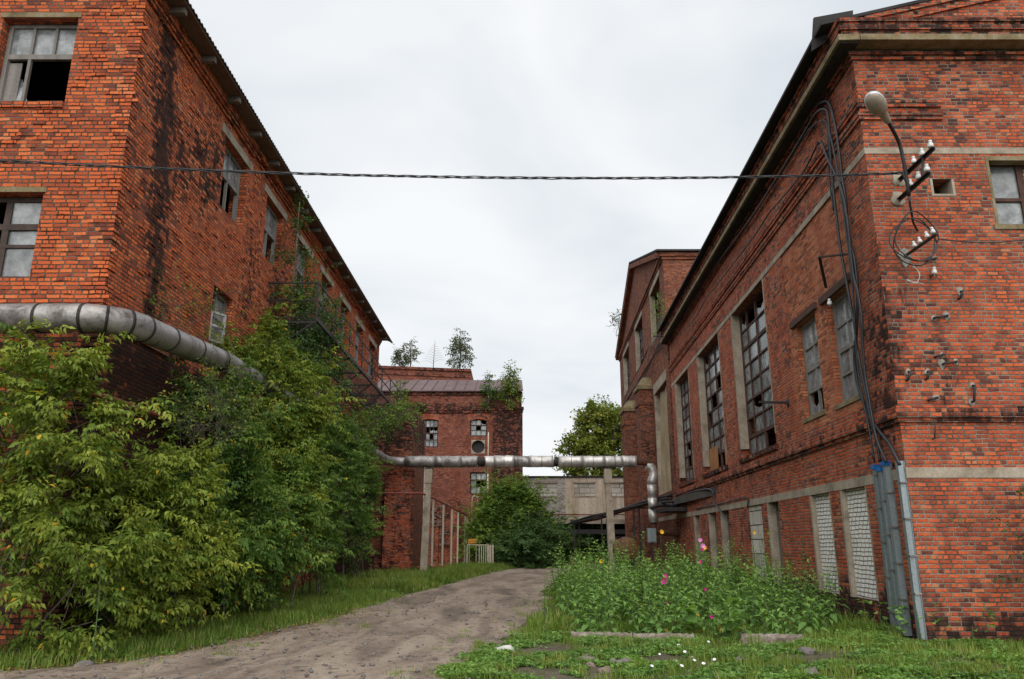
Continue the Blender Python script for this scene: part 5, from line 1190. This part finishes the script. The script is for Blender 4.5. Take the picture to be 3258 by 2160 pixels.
    for q in tg:
        q = Vector(q); s0 = min(src, key=lambda p: (p - q).length + max(0, p.z - q.z) * 2) if trunk else base + Vector((g.normal() * .25, g.normal() * .2, -.05))
        mid = s0.lerp(q, .5) + Vector((g.normal() * .12, g.normal() * .12, .12)) * (q - s0).length * .5
        mb.tube(smooth([s0, mid, q], 5), list(np.linspace(sr, sr * .3, 11)), 5, caps=False)
    for i in g.choice(n, min(n, ntwig), replace=False):
        a = Vector(P[i]); dv = Vector(td[i]) * tl[i]; mb.tube([a - dv * 1.2 + Vector((0, 0, -.12)), a, a + dv * .5 - Vector((0, 0, tl[i] * .06)), a + dv - Vector((0, 0, tl[i] * .25 * droop * 2))], [sr * .3, sr * .25, sr * .2, sr * .1], 3, caps=False)
    mb.build('trunk', M[bark], t); return t

G1 = 'ash leaved shrubs along the left factory'
def bx(u0, u1, v0, v1, Y, ry=.7):
    c = at_y((u0 + u1) / 2, (v0 + v1) / 2, Y); a, b = at_y(u0, (v0 + v1) / 2, Y), at_y(u1, (v0 + v1) / 2, Y); lo, hi = at_y((u0 + u1) / 2, v1, Y), at_y((u0 + u1) / 2, v0, Y)
    return (c.x, Y, (lo.z + hi.z) / 2, (b.x - a.x) / 2, ry, (hi.z - lo.z) / 2)
def ms(lab, base, blobs, n, mat, seed, **k): shrub('maple_shrub', lab, 'shrub', base, blobs, n, M[mat], seed, walls=(LWALL,), group=G1, **{**dict(clump=9, spread=.16, droop=.6, LL=.1, LW=.047, shell=.5, twL=.36), **k})
ms('yellow green ash leaved shrub at the picture edge before the corner window', (-7.7, 11.6, 0), [bx(-120, 140, 1130, 1560, 11.4, .6), bx(60, 330, 1230, 1700, 11.5, .6), bx(-100, 160, 1500, 2040, 11.3, .6), bx(130, 400, 1620, 2050, 11.7, .6), bx(130, 260, 1120, 1260, 11.4, .3)], 640, 'leaf_yellowgreen', 11, lit=.56, gap=.06, LL=.105)
ms('yellow green drooping shrub in front of the factory corner under the pipe bend', (-6.3, 13.4, 0), [bx(260, 480, 1500, 1820, 13.0), bx(400, 660, 1450, 1700, 13.6), bx(420, 690, 1620, 1960, 13.8), bx(300, 520, 1700, 2010, 13.0)], 760, 'leaf_yellowgreen', 12, lit=.6, gap=.08, LL=.105, shoots=.08)
ms('dark leafy shrub beneath the side pipe past the factory corner', (-6.0, 15.8, 0), [bx(560, 780, 1250, 1560, 15.6, .9), bx(600, 850, 1500, 1850, 16.0, .9), bx(540, 700, 1600, 1900, 15.2, .8)], 860, 'leaf_green', 13, lit=.48, gap=.06)
ms('low spreading shrub overhanging the grass verge beside the dark leafy shrub', (-5.4, 17.8, 0), [bx(740, 930, 1560, 1880, 17.6, .9), bx(820, 985, 1480, 1780, 18.6, .9), bx(680, 830, 1660, 1920, 16.8, .8)], 720, 'leaf_green', 14, lit=.56, gap=.1)
ms('tallest yellow green shrub topped by a shoot reaching the upper windows', (-6.0, 19.2, 0), [bx(690, 860, 1180, 1420, 18.6, 1.1), bx(800, 1000, 1150, 1420, 19.6, 1.2), bx(820, 890, 1040, 1180, 19.2, .4), bx(760, 1000, 1360, 1640, 19.2, 1.2), bx(700, 800, 1110, 1240, 18.2, .5)], 1150, 'leaf_yellowgreen', 15, lit=.54, gap=.08)
ms('broad green shrub filling the wall foot beyond the tallest shrub', (-5.7, 23.4, 0), [bx(930, 1080, 1430, 1720, 22.5, 1.3), bx(980, 1130, 1340, 1560, 24.5, 1.3), bx(900, 1030, 1620, 1810, 21.5, 1.2)], 760, 'leaf_green', 16, lit=.5, gap=.04)
ms('green shrub nearest the leaning concrete post along the left factory', (-5.9, 30.5, 0), [bx(1060, 1170, 1480, 1720, 28, 1.4), bx(1110, 1200, 1430, 1700, 31, 1.4), bx(1080, 1190, 1640, 1790, 30, 1.6)], 560, 'leaf_green', 17, lit=.5, gap=.02, LL=.1, LW=.05)
shrub('overhanging_sapling', 'leafy sapling with arching sprays under the end of the metal walkway', 'sapling', (-6.3, 30.0, 0), [(-5.9, 29.5, 5.9, .5, 1.2, .4), (-5.5, 31, 6.4, .45, 1.2, .3), (-5.0, 32.5, 6.8, .4, 1.0, .3), (-4.6, 33.6, 7.25, .35, .8, .25), (-6.2, 28.5, 5.3, .5, 1.0, .6)], 420, M['leaf_green'], 18, walls=(LWALL,), lit=.62, gap=.1, LL=.1, LW=.055, nlf=1, nl=9, trunk=([(-6.3, 30, 0), (-6.4, 30, 3), (-6.2, 30, 5.4), (-5.6, 31.2, 6.4), (-4.6, 33.4, 7.2)], .05))
shrub('poplar_sapling', 'slender poplar climbing the factory wall up to the eave beside dark windows', 'tree', (-6.5, 21.6, 0), [(-6.4, 21.8, 7.6, .5, 1.2, .9), (-6.4, 21.4, 9.0, .4, .75, .8), (-6.4, 21.7, 10.3, .3, .55, .7), (-6.5, 21.6, 11.3, .2, .4, .5), (-6.2, 23.4, 7.3, .6, 1.3, .8), (-6.2, 24.2, 8.6, .4, .8, .9), (-6.1, 24.6, 6.4, .6, 1.6, .7), (-6.3, 20.9, 6.6, .5, .8, .6)], 950, M['leaf_dark'], 19, shoots=.02, clump=6, spread=.14, walls=(LWALL,), lit=.5, gap=.12, LL=.085, LW=.065, nlf=1, nl=9, twL=.45, trunk=([(-6.5, 21.6, 0), (-6.55, 21.5, 4), (-6.5, 21.6, 8), (-6.45, 21.5, 11.6)], .05), bark='twig')
shrub('poplar_sapling', 'bushy poplar crown growing out over the metal walkway', 'tree', (-6.4, 23.4, 0), [(-6.2, 22.8, 8.4, .55, 1.2, .8), (-6.1, 24.0, 7.4, .6, 1.2, .7), (-6.2, 22.6, 6.4, .6, 1.2, .8)], 620, M['leaf_dark'], 20, shoots=.04, clump=6, spread=.14, walls=(LWALL,), lit=.56, gap=.12, LL=.09, LW=.07, nlf=1, nl=9, twL=.45, trunk=([(-6.4, 23.4, 0), (-6.5, 23.4, 4), (-6.2, 23.3, 8)], .05), bark='twig')
shrub('wall_sprig', 'thin yellowish creeper sprig on the wall over the pipe bend', 'plant', (-6.6, 14.2, 5.4), [(-6.62, 14.3, 6.2, .25, .5, .6), (-6.6, 15.6, 6.2, .25, .6, .45), (-6.6, 13.9, 5.7, .2, .4, .3)], 65, M['leaf_yellowgreen'], 21, walls=(LWALL,), lit=.55, LL=.06, LW=.04, nlf=1, nl=7, sr=.008, stems=3)
shrub('birch_branch', 'spray of round leaves reaching out from under the side pipe', 'plant', (-6.2, 14.8, 3.6), [(-5.5, 14.2, 4.3, .5, .6, .3), (-5.2, 13.9, 4.75, .35, .35, .25), (-5.5, 14.0, 3.7, .6, .7, .25)], 110, M['leaf_yellowgreen'], 22, walls=(LWALL,), lit=.45, LL=.055, LW=.042, nlf=1, nl=8, sr=.01, stems=3)

# shrubs and trees at the end of the road
shrub('leafy_tree', 'rounded green tree before the round hole of the workshop', 'tree', (-.9, 53.5, 0), [(-1.0, 53.5, 2.3, 1.4, 1.3, 2.1), (-.5, 53.6, 3.9, .8, .9, 1.3), (.9, 53.4, 3.0, 1.0, 1.0, 1.5), (.3, 53.4, 4.9, .55, .6, .8), (-2.2, 53.2, 2.3, .7, .8, 1.3), (1.9, 53.6, 2.2, .7, .8, 1.2)], 1700, M['leaf_green'], 31, LL=.15, LW=.085, twL=.6, nlf=5, lit=.68, gap=.0, sr=.04, ntwig=60, shoots=.14, clump=8, spread=.28)
shrub('dark_shrub', 'dark spreading shrub at the road bend in front of the gallery', 'shrub', (1.6, 51.0, 0), [(.6, 51.0, 1.0, 1.3, 1.2, .95), (2.3, 51.3, 1.2, 1.3, 1.2, 1.0), (1.5, 51, 1.6, 1.1, 1.0, .75)], 1150, M['leaf_dark'], 32, LL=.15, LW=.09, twL=.55, lit=.6, gap=.1, clump=8, spread=.25, droop=.5, sr=.03, ntwig=40)
shrub('dark_shrub', 'small shady shrub deep under the gallery', 'shrub', (4.6, 66, 0), [(4.6, 66, 1.4, 1.6, 1, 1.5), (6.2, 66.5, 1.2, 1.4, 1, 1.3)], 500, M['leaf_green'], 33, LL=.2, LW=.11, twL=.7, sr=.03, ntwig=20)
def at_box(u0, u1, v0, v1, Y): 
    a, b = at_y(u0, v1, Y), at_y(u1, v0, Y); return (a.x + b.x) / 2, Y, (a.z + b.z) / 2, abs(b.x - a.x) / 2, abs(b.x - a.x) / 2, abs(b.z - a.z) / 2
shrub('maple_tree', 'big yellowing maple rising behind the pale gallery', 'tree', (8.9, 84, 0), [at_box(1845, 1975, 1300, 1420, 84), at_box(1790, 1870, 1395, 1500, 84), at_box(1830, 1940, 1400, 1560, 83), at_box(1900, 2040, 1330, 1560, 84), at_box(1870, 1930, 1290, 1350, 84), at_box(1940, 2010, 1310, 1400, 85)], 2900, M['leaf_maple'], 34, shoots=.0, LL=.3, LW=.26, twL=.9, nlf=1, nl=9, lit=.5, gap=.2, clump=10, spread=.5, sr=.09, ntwig=60, trunk=([(8.9, 84, 0), (8.8, 84, 6), (9, 84, 13)], .3))
def roof_tree(lab, u0, u1, v0, v1, Y, base_v, n, seed, mat='leaf_birch', LL=.17, extra=()):
    uc = (u0 + u1) / 2; b = at_y(uc, base_v, Y); h = v1 - v0
    bl = [at_box(uc - (u1 - u0) * w / 2, uc + (u1 - u0) * w / 2, v0 + h * a, v0 + h * c, Y) for w, a, c in ((.45, 0, .35), (.8, .2, .65), (1., .45, 1.))] + [at_box(*e, Y) for e in extra]
    t = at_y(uc + 2, v0, Y); shrub('roof_birch', lab, 'sapling', b, bl, n, M[mat], seed, LL=LL, LW=LL * .7, twL=.5, nlf=1, nl=6, lit=.4, gap=.05, sr=.025, ntwig=n // 2, shell=.2, shoots=.04, trunk=([tuple(b), tuple(b.lerp(t, .5)), tuple(t)], .06), group='saplings rooted on the back roofs', droop=.6)
roof_tree('bushy roof sapling at the left end of the hall parapet', 1254, 1290, 1112, 1158, 68.5, 1170, 130, 41)
roof_tree('thin airy birch next to the bushy sapling on the parapet', 1284, 1328, 1080, 1160, 68.6, 1170, 90, 42)
roof_tree('tallest roof birch near the right end of the hall parapet', 1424, 1502, 1050, 1172, 68.4, 1176, 300, 43)
roof_tree('low roof sapling growing on the broken workshop cornice', 1532, 1578, 1190, 1292, 57.7, 1290, 120, 44, 'leaf_green')
roof_tree('upright roof sapling at the right end of the workshop cornice', 1594, 1650, 1156, 1288, 57.7, 1288, 260, 45, 'leaf_yellowgreen')
roof_tree('small tuft sprouting on the cornice beside the annex', 1312, 1345, 1280, 1302, 57.7, 1300, 30, 46, 'leaf_green')
roof_tree('yellowish sapling behind the end of the metal walkway', 1246, 1300, 1205, 1300, 57, 1300, 70, 47, 'leaf_yellowgreen')
b = at_y(1378, 1175, 68.3); s = MB(); tp = at_y(1384, 1082, 68.3); s.tube([b, b.lerp(tp, .5), tp], [.04, .03, .012], 5)
for k in range(16):
    p = b.lerp(tp, .2 + .7 * k / 16); l = 1.1 * (1 - k / 18); a = 1 if k % 2 else -1; s.tube([p, p + Vector((a * l * .5, 0, l * .25)), p + Vector((a * l, .1, l * .2))], [.015, .012, .008], 3)
tag(s.build('dead_sapling', M['twig']), 'leafless dead sapling standing on the hall parapet', 'sapling')
shrub('window_birch', 'yellow green birch sprouting from the nearest upper gable window', 'sapling', at_y(2098, 1060, 37.6), [at_box(2090, 2112, 930, 1000, 37.6), at_box(2085, 2118, 980, 1060, 37.6)], 46, M['leaf_yellowgreen'], 48, LL=.1, LW=.06, nlf=1, nl=6, lit=.6, shell=.2, sr=.012, ntwig=20)
shrub('gable_birch', 'small birch hanging off the far corner of the gabled factory', 'sapling', at_y(1977, 1060, 60), [at_box(1950, 1972, 985, 1060, 60)], 40, M['leaf_birch'], 49, LL=.16, LW=.1, nlf=1, nl=6, shell=.2, sr=.015, ntwig=20)

# ---- the weed bed, grass and small flowers
def in_bed(x, y):
    if y < 13.75 or y > 26: return False
    l = 1.0 + (y - 13.75) * .03 + .25 * mnoise.noise(Vector((y, 0, 2))); r = min(rx(y) - .35, 4.9 + (y - 13.75) * .75)
    return l < x < r
def weeds():
    g = np.random.default_rng(5); V, F, T = [], [], []; off = 0; stem = MB(); n = 0
    while n < 640:
        x, y = g.uniform(.9, 7.2), 13.75 + 12.2 * g.random() ** 1.25
        if not in_bed(x, y): continue
        n += 1
        h = (.78 + .45 * min(1, (y - 13.75) / 5) + .3 * mnoise.noise(Vector((x * .8, y * .8, 4)))) * g.uniform(.55, 1.2)
        if g.random() < .08: h *= 1.4
        if y < 14.3: h *= .7
        lean = g.normal(size=2) * .14; ls_ = g.uniform(.7, 1.3); k = max(6, int(h / .075)); a0 = g.uniform(0, 6.28); z0 = gh(x, y)
        f = (np.arange(k) + 1.) / k; top = np.array([x + lean[0], y + lean[1], z0 + h])
        base = np.array([x, y, z0]); stem.tube([base, (base + top) / 2 + np.append(g.normal(size=2) * .02, 0), top], [.009, .007, .003], 3, caps=False)
        lv = np.repeat(f, 2); an = a0 + np.repeat(np.arange(k), 2) * 1.57 + np.tile([0, math.pi], k) + g.normal(size=2 * k) * .25
        keep = g.random(2 * k) < np.where(lv < .35, .5, .95); lv, an = lv[keep], an[keep]; m = len(lv)
        P = base + (top - base) * lv[:, None]; D = np.stack([np.cos(an), np.sin(an), .45 - 1.0 * (1 - lv) + g.normal(size=m) * .2 + np.where(lv > .85, .6, 0)], 1)
        N = nrm(np.stack([-np.cos(an) * .3, -np.sin(an) * .3, np.ones(m)], 1) + g.normal(size=(m, 3)) * .2)
        L = ls_ * (.205 * np.clip(1.25 - lv * .85, .35, 1)) * g.uniform(.75, 1.2, m)
        v, q = leaf_arrays(P + nrm(D) * .02, D, N, L, L * .5, .15, .3); V.append(v); F.append(q + off); off += len(v)
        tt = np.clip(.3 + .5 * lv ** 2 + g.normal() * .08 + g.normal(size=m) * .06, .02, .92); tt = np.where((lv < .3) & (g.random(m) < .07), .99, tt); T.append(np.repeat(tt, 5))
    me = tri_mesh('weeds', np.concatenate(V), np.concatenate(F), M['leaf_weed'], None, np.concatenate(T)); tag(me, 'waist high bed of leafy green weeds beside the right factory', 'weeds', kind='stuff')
    tag(stem.build('weed_stalks', M['stem_green']), 'thin stalks carrying the leafy weed bed', 'stalks', kind='stuff')
weeds()
def tall_plant(lab, X, Y, h, mat_f, flowers, seed, name='tall_flower', LL=.14, big=0, group=None):
    g = np.random.default_rng(seed); t = thing(name, lab, 'plant', (X, Y, gh(X, Y)), group); s = MB(); ln = g.normal(size=2) * .05 * h
    pt = lambda f: np.array([X + ln[0] * f * f, Y + ln[1] * f * f, gh(X, Y) + h * f]); s.tube([pt(f) for f in np.linspace(0, 1, 6)], list(np.linspace(.012, .004, 6)), 5); s.build('stalk', M['stem_green'], t)
    k = int(h / .07); lv = np.arange(2, k) / k; an = np.arange(2, k) * 2.4; m = len(lv); P = np.array([pt(f) for f in lv]); D = np.stack([np.cos(an), np.sin(an), g.normal(size=m) * .3 - .1], 1); L = LL * (1.25 - lv) * g.uniform(.7, 1.2, m)
    if big:
        q = g.uniform(0, 6.28, big); P = np.concatenate([P, np.stack([X + .15 * np.cos(q), Y + .15 * np.sin(q), gh(X, Y) + g.uniform(.1, .55, big)], 1)]); D = np.concatenate([D, np.stack([np.cos(q), np.sin(q), g.uniform(-.1, .6, big)], 1)]); L = np.concatenate([L, g.uniform(1.6, 2.4, big) * LL]); P[m:] += nrm(D[m:]) * .14
    N = nrm(np.array([0, 0, 1.]) + g.normal(size=(len(P), 3)) * .3); W = L * (.5 if not big else .95); v, q = leaf_arrays(P, D, N, L, W); tri_mesh('leaves', v, q, M['leaf_weed'], t, np.repeat(np.clip(.5 + g.normal(size=len(P)) * .15, 0.02, .92), 5))
    for f, r, mt in flowers:
        c = Vector(pt(f)); fs = MB(); d = Vector((g.normal() * .5, -1, .35)).normalized(); c += d * .05; sx = d.cross(Vector((0, 0, 1))).normalized(); sy = sx.cross(d); n = 7
        for j in range(n):
            a = 2 * math.pi * j / n; p = lambda an, rr, o: c + (sx * math.cos(an) + sy * math.sin(an)) * rr + d * o
            fs.face([c, p(a - .4, r * .75, .02), p(a - .15, r, .03), p(a + .15, r, .03), p(a + .4, r * .75, .02)])
        fs.build('flower', M[mt], t)
def px(u, v, Y): p = at_y(u, v, Y); return p.x, p.z
for (u, v, Y, lab, mt, r) in ((2102, 1695, 20., 'tall stalk with a yellow flower above the weeds, nearest the tank', 'petal_yellow', .06), (2395, 1697, 19.5, 'tall yellow flowered stalk before the grey block opening', 'petal_yellow', .055), (2238, 1745, 18.5, 'tall yellow flowered stalk just behind the pink hollyhock', 'petal_yellow', .055), (1905, 1788, 20., 'short yellow flowered stalk at the road side of the weeds', 'petal_yellow', .055), (1932, 1722, 19., 'tall flowerless stalk in front of the right pipe post', None, 0), (2533, 1700, 17.5, 'tall leafy stalk by the boarded opening near the white bricks', None, 0), (2465, 1770, 17., 'leafy stalk topping the weeds left of the white bricks', None, 0), (2020, 1735, 19., 'tall leafy stalk rising before the storage tank', None, 0)):
    X, z = px(u, v, Y); tall_plant(lab, X, Y, z - gh(X, Y), None, [(1., r, mt)] if mt else [], int(u), group='tall stalks above the weeds')
X, z = px(2230, 1715, 16.); tall_plant('tall hollyhock with pink and magenta flowers in the middle of the weeds', X, 16., z + .0, None, [(.97, .045, 'petal_rose'), (.9, .055, 'petal_rose'), (.86, .035, 'petal_pink'), (.72, .04, 'petal_pink'), (.4, .035, 'petal_pink')], 71, 'hollyhock', .12, 10)
X, z = px(2122, 1838, 15.2); tall_plant('shorter hollyhock with deep magenta flowers nearer the road', X, 15.2, z, None, [(1., .045, 'petal_pink'), (.9, .06, 'petal_pink'), (.5, .03, 'petal_pink')], 72, 'hollyhock', .12, 4)
tall_plant('low hollyhock with broad pale leaves before the kerb beams', 3.35, 13.55, .75, None, [(.5, .03, 'petal_pink')], 73, 'hollyhock', .13, 26)
X, z = px(1732, 1830, 14.2); tall_plant('lone leafy stalk between the road and the weed bed', X, 14.2, z, None, [], 74, 'tall_weed', .13)
p = at_g(640, 2020); tall_plant('seeding dock stalk before the left shrubs', -5.6, 11.0, 1.5, None, [], 75, 'tall_weed', .08)

def blade_mesh(name, lab, pts, hts, g, mat, width=.007, tint0=.45, sp=.35, cat='grass'):
    n = len(pts); an = g.uniform(0, 6.28, n); le = hts * g.uniform(.15, .75, n); d = np.stack([np.cos(an), np.sin(an), np.zeros(n)], 1); s_ = np.stack([-np.sin(an), np.cos(an), np.zeros(n)], 1) * (width * g.uniform(.6, 1.4, n))[:, None]
    U = np.array([0, 0, 1.]); m = pts + d * (le * .3)[:, None] + U * (hts * .6)[:, None]; tp = pts + d * le[:, None] + U * hts[:, None]
    V = np.stack([pts - s_, pts + s_, m - s_ * .7, m + s_ * .7, tp], 1).reshape(-1, 3); b = np.arange(n)[:, None] * 5; F = (b[:, :, None] + np.array([[0, 1, 3], [0, 3, 2], [2, 3, 4]])[None]).reshape(-1, 3)
    tt = np.clip(tint0 + .3 * np.repeat(nz(pts, .7, 4), 1) + g.normal(size=n) * .13, .01, .93); tt = np.where(g.random(n) < .05, .99, tt)
    return tag(tri_mesh(name, V, F, mat, None, np.repeat(tt, 5)), lab, cat, kind='stuff')
def grass():
    g = np.random.default_rng(9)
    def sample(N, x0, x1, y0, y1, keep, pw=1.):
        x = g.uniform(x0, x1, N); y = y0 + (y1 - y0) * g.random(N) ** pw; o = []; hh = []
        for a, b in zip(x, y):
            r = keep(a, b)
            if r > 0 and g.random() < min(1, r * 3 + .0): o.append((a, b, gh(a, b) - .005)); hh.append(r)
        return np.array(o), np.array(hh)
    def right(a, b):
        l, r = road_x(b); w = r + .45 * mnoise.noise(Vector((b * 1.3, 0, 8))) - .1
        if a < w or (b > RY0 - .1 and a > rx(b) - .05): return 0
        c = mnoise.noise(Vector((a * .9, b * .9, 1))) + .6 * mnoise.noise(Vector((a * 3.3, b * 3.3, 5)))
        e = min(1, (a - w) * 1.3 + .25)
        return max(0, (.42 if b < 13.9 else .5) + c * .85) * e
    P, h = sample(52000, -1.2, 10.5, 8.6, 15.5, right, .9); blade_mesh('grass', 'patchy short grass between the road and the right factory', P, .03 + .11 * h * g.uniform(.4, 1.7, len(h)), g, M['grass'], .0055, .5)
    P, h = sample(40000, .3, 7, 14.5, 45, right, 1.6); blade_mesh('verge_grass', 'rough grass on the verge beside the weed bed', P, .08 + .22 * h * g.uniform(.4, 1.4, len(h)), g, M['grass'], .009, .45)
    def left(a, b):
        l, r = road_x(b); w = l - .45 * mnoise.noise(Vector((b * 1.1, 3, 8))) + .2
        if a > w or a < w - (2.6 if b < 20 else 4.5): return 0
        return max(0, .55 + .6 * mnoise.noise(Vector((a * .9, b * .7, 21)))) * min(1, (w - a) * 1.6 + .2)
    P, h = sample(70000, -8.5, -2.5, 9.5, 30, left, 1.1); blade_mesh('bank_grass', 'lush grass on the bank below the left shrubs', P, .06 + .26 * h * g.uniform(.4, 1.4, len(h)), g, M['grass'], .0075, .42)
    P, h = sample(60000, -7, 1.5, 26, 57, left, 1.2); blade_mesh('far_grass', 'tall rough grass on the bank round the leaning post', P, .12 + .4 * h * g.uniform(.4, 1.4, len(h)), g, M['grass'], .016, .5)
    # tufts
    tp = []; th = []
    while len(tp) < 3600:
        cx, cy = g.uniform(-.8, 10), g.uniform(9., 14.); 
        if right(cx, cy) <= 0: continue
        m = int(g.integers(25, 60)); hh_ = g.uniform(.1, .26)
        for q in range(m): a, b2 = cx + g.normal() * .06, cy + g.normal() * .06; tp.append((a, b2, gh(a, b2))); th.append(hh_ * g.uniform(.5, 1.2))
    for q in range(60):
        cy = 9.5 + 14 * g.random(); l, r = road_x(cy); e = abs(g.normal()) * .6; cx = l + e if q % 2 else r - e
        for z in range(int(g.integers(8, 30))): a, b2 = cx + g.normal() * .07, cy + g.normal() * .07; tp.append((a, b2, gh(a, b2) + .02)); th.append(g.uniform(.03, .11))
    blade_mesh('grass_tufts', 'longer grass tufts standing in the foreground turf', np.array(tp), np.array(th), g, M['grass'], .005, .58)
    # broad leaved ground cover
    V, F, T = [], [], []; off = 0; pts = []
    for N, x0, x1, y0, y1, fn in ((26000, -.9, 10.5, 8.8, 14.6, right), (3500, -8, -2.8, 10, 24, left), (2600, -6.5, 0, 24, 52, left), (2500, .8, 6.5, 13, 30, right)):
        Q, h = sample(N, x0, x1, y0, y1, lambda a, b: fn(a, b) if mnoise.noise(Vector((a * 1.4, b * 1.4, 33))) > -.05 else 0); pts.append(np.c_[Q, h])
    Q = np.concatenate(pts); n = len(Q); sc = np.where(Q[:, 1] > 24, 2., 1.)
    for k in range(6):
        an = g.uniform(0, 6.28, n); D = np.stack([np.cos(an), np.sin(an), g.uniform(-.1, .8, n)], 1); L = sc * .05 * g.uniform(.6, 1.7, n); P = Q[:, :3] + np.stack([g.normal(size=n) * .03 * sc, g.normal(size=n) * .03 * sc, (.015 + g.uniform(0, .1, n) * Q[:, 3]) * sc], 1)
        v, f = leaf_arrays(P, D, nrm(np.array([0, 0, 1.]) + g.normal(size=(n, 3)) * .35), L, L * .6); V.append(v); F.append(f + off); off += len(v); T.append(np.repeat(np.clip(.42 + .35 * nz(Q[:, :3], .8, 9) + g.normal(size=n) * .2, .01, .96), 5))
    tag(tri_mesh('ground_cover', np.concatenate(V), np.concatenate(F), M['leaf_weed'], None, np.concatenate(T)), 'low broad leaved herbs scattered through the grass', 'ground cover', kind='stuff')
    # fallen leaves on the road edge
    o = []
    while len(o) < 900:
        y = g.uniform(9.6, 20); l, r = road_x(y); x = l + abs(g.normal()) * .55 - .15
        o.append((x, y, gh(x, y) + .045))
    P = np.array(o); n = len(P); an = g.uniform(0, 6.28, n); v, f = leaf_arrays(P, np.stack([np.cos(an), np.sin(an), g.normal(size=n) * .15], 1), nrm(np.array([0, 0, 1.]) + g.normal(size=(n, 3)) * .3), g.uniform(.03, .07, n), g.uniform(.02, .045, n))
    tag(tri_mesh('fallen_leaves', v, f, M['leaf_litter'], None, np.repeat(g.random(n), 5)), 'dry fallen leaves scattered along the road edge', 'leaves', kind='stuff')
    # pebbles on the road
    s = MB()
    for k in range(1500):
        y = 9.3 + 16 * g.random() ** 1.6; l, r = road_x(y); x = g.uniform(l, r + .3); q = .006 + .034 * g.random() ** 4; s.ball((x, y, gh(x, y) + .04 + q * .1), q, 6, .7, k, (1.1, .9, .6))
    tag(s.build('gravel', M['stone']), 'loose gravel strewn over the dirt road', 'gravel', kind='stuff')
M['leaf_litter'] = m_leaf('leaf_litter', (.16, .08, .035), (.3, .17, .07), (.42, .28, .12), (.5, .38, .1))
grass()
def bindweed():
    g = np.random.default_rng(3)
    for k, (u, v) in enumerate(((2110, 2062), (2160, 2075), (2180, 2098), (2205, 2110), (2150, 2125), (2210, 2132), (2100, 2108), (2255, 2068), (2075, 2150), (2240, 2140), (2275, 2120), (2170, 2150))):
        p = at_g(u, v); t = thing('bindweed', 'small white bindweed flower low in the foreground grass', 'flower', (p.x, p.y, gh(p.x, p.y)), 'white bindweed flowers in the foreground')
        s = MB(); c = Vector((p.x, p.y, gh(p.x, p.y) + g.uniform(.05, .11))); n = 8; d = Vector((g.normal() * .4, -.6, 1)).normalized(); sx = d.cross(Vector((0, 1, 0))).normalized(); sy = sx.cross(d); r = g.uniform(.018, .028)
        for j in range(n):
            a0, a1 = 2 * math.pi * j / n, 2 * math.pi * (j + 1) / n; s.face([c, c + (sx * math.cos(a0) + sy * math.sin(a0)) * r + d * .015, c + (sx * math.cos(a1) + sy * math.sin(a1)) * r + d * .015])
        s.build('bloom', M['petal_white'], t); s = MB(); s.tube([(p.x, p.y, gh(p.x, p.y)), c], .003, 3); s.build('stem', M['stem_green'], t)
bindweed()
p = at_g(1600, 2080); s = MB(); s.ball((p.x, p.y, gh(p.x, p.y) + .04), .11, 12, 1.6, 5, (1.3, .7, .45)); tag(s.build('plastic_bag', M['white_litter']), 'crumpled white plastic bag lying in the foreground grass', 'bag')

for k, (X, Y, h, lab) in enumerate(((6.75, 14.95, .42, 'small leafy herb at the wall foot left of the cable ducts'), (6.8, 13.62, .5, 'leafy seedling crowding the foot of the lone cable duct'), (6.55, 14.2, .35, 'low leafy herb before the three touching cable ducts'), (7.6, 13.5, .28, 'low herb on the front wall foot just round the corner'))): tall_plant(lab, X, Y, h, None, [], 90 + k, 'wall_herb', .055, 22, 'herbs along the right factory foot')
q = at_y(3250, 1600, 12.6); shrub('rowan_bush', 'dark leafy bush just entering the picture before the right factory front', 'shrub', (q.x + 1.0, 12.6, 0), [(q.x + .25, 12.6, q.z, .22, .25, .2), (q.x + .9, 12.7, 1.6, .55, .5, 1.0)], 110, M['leaf_dark'], 97, LL=.06, LW=.035, lit=.4, shoots=.05, ntwig=30)
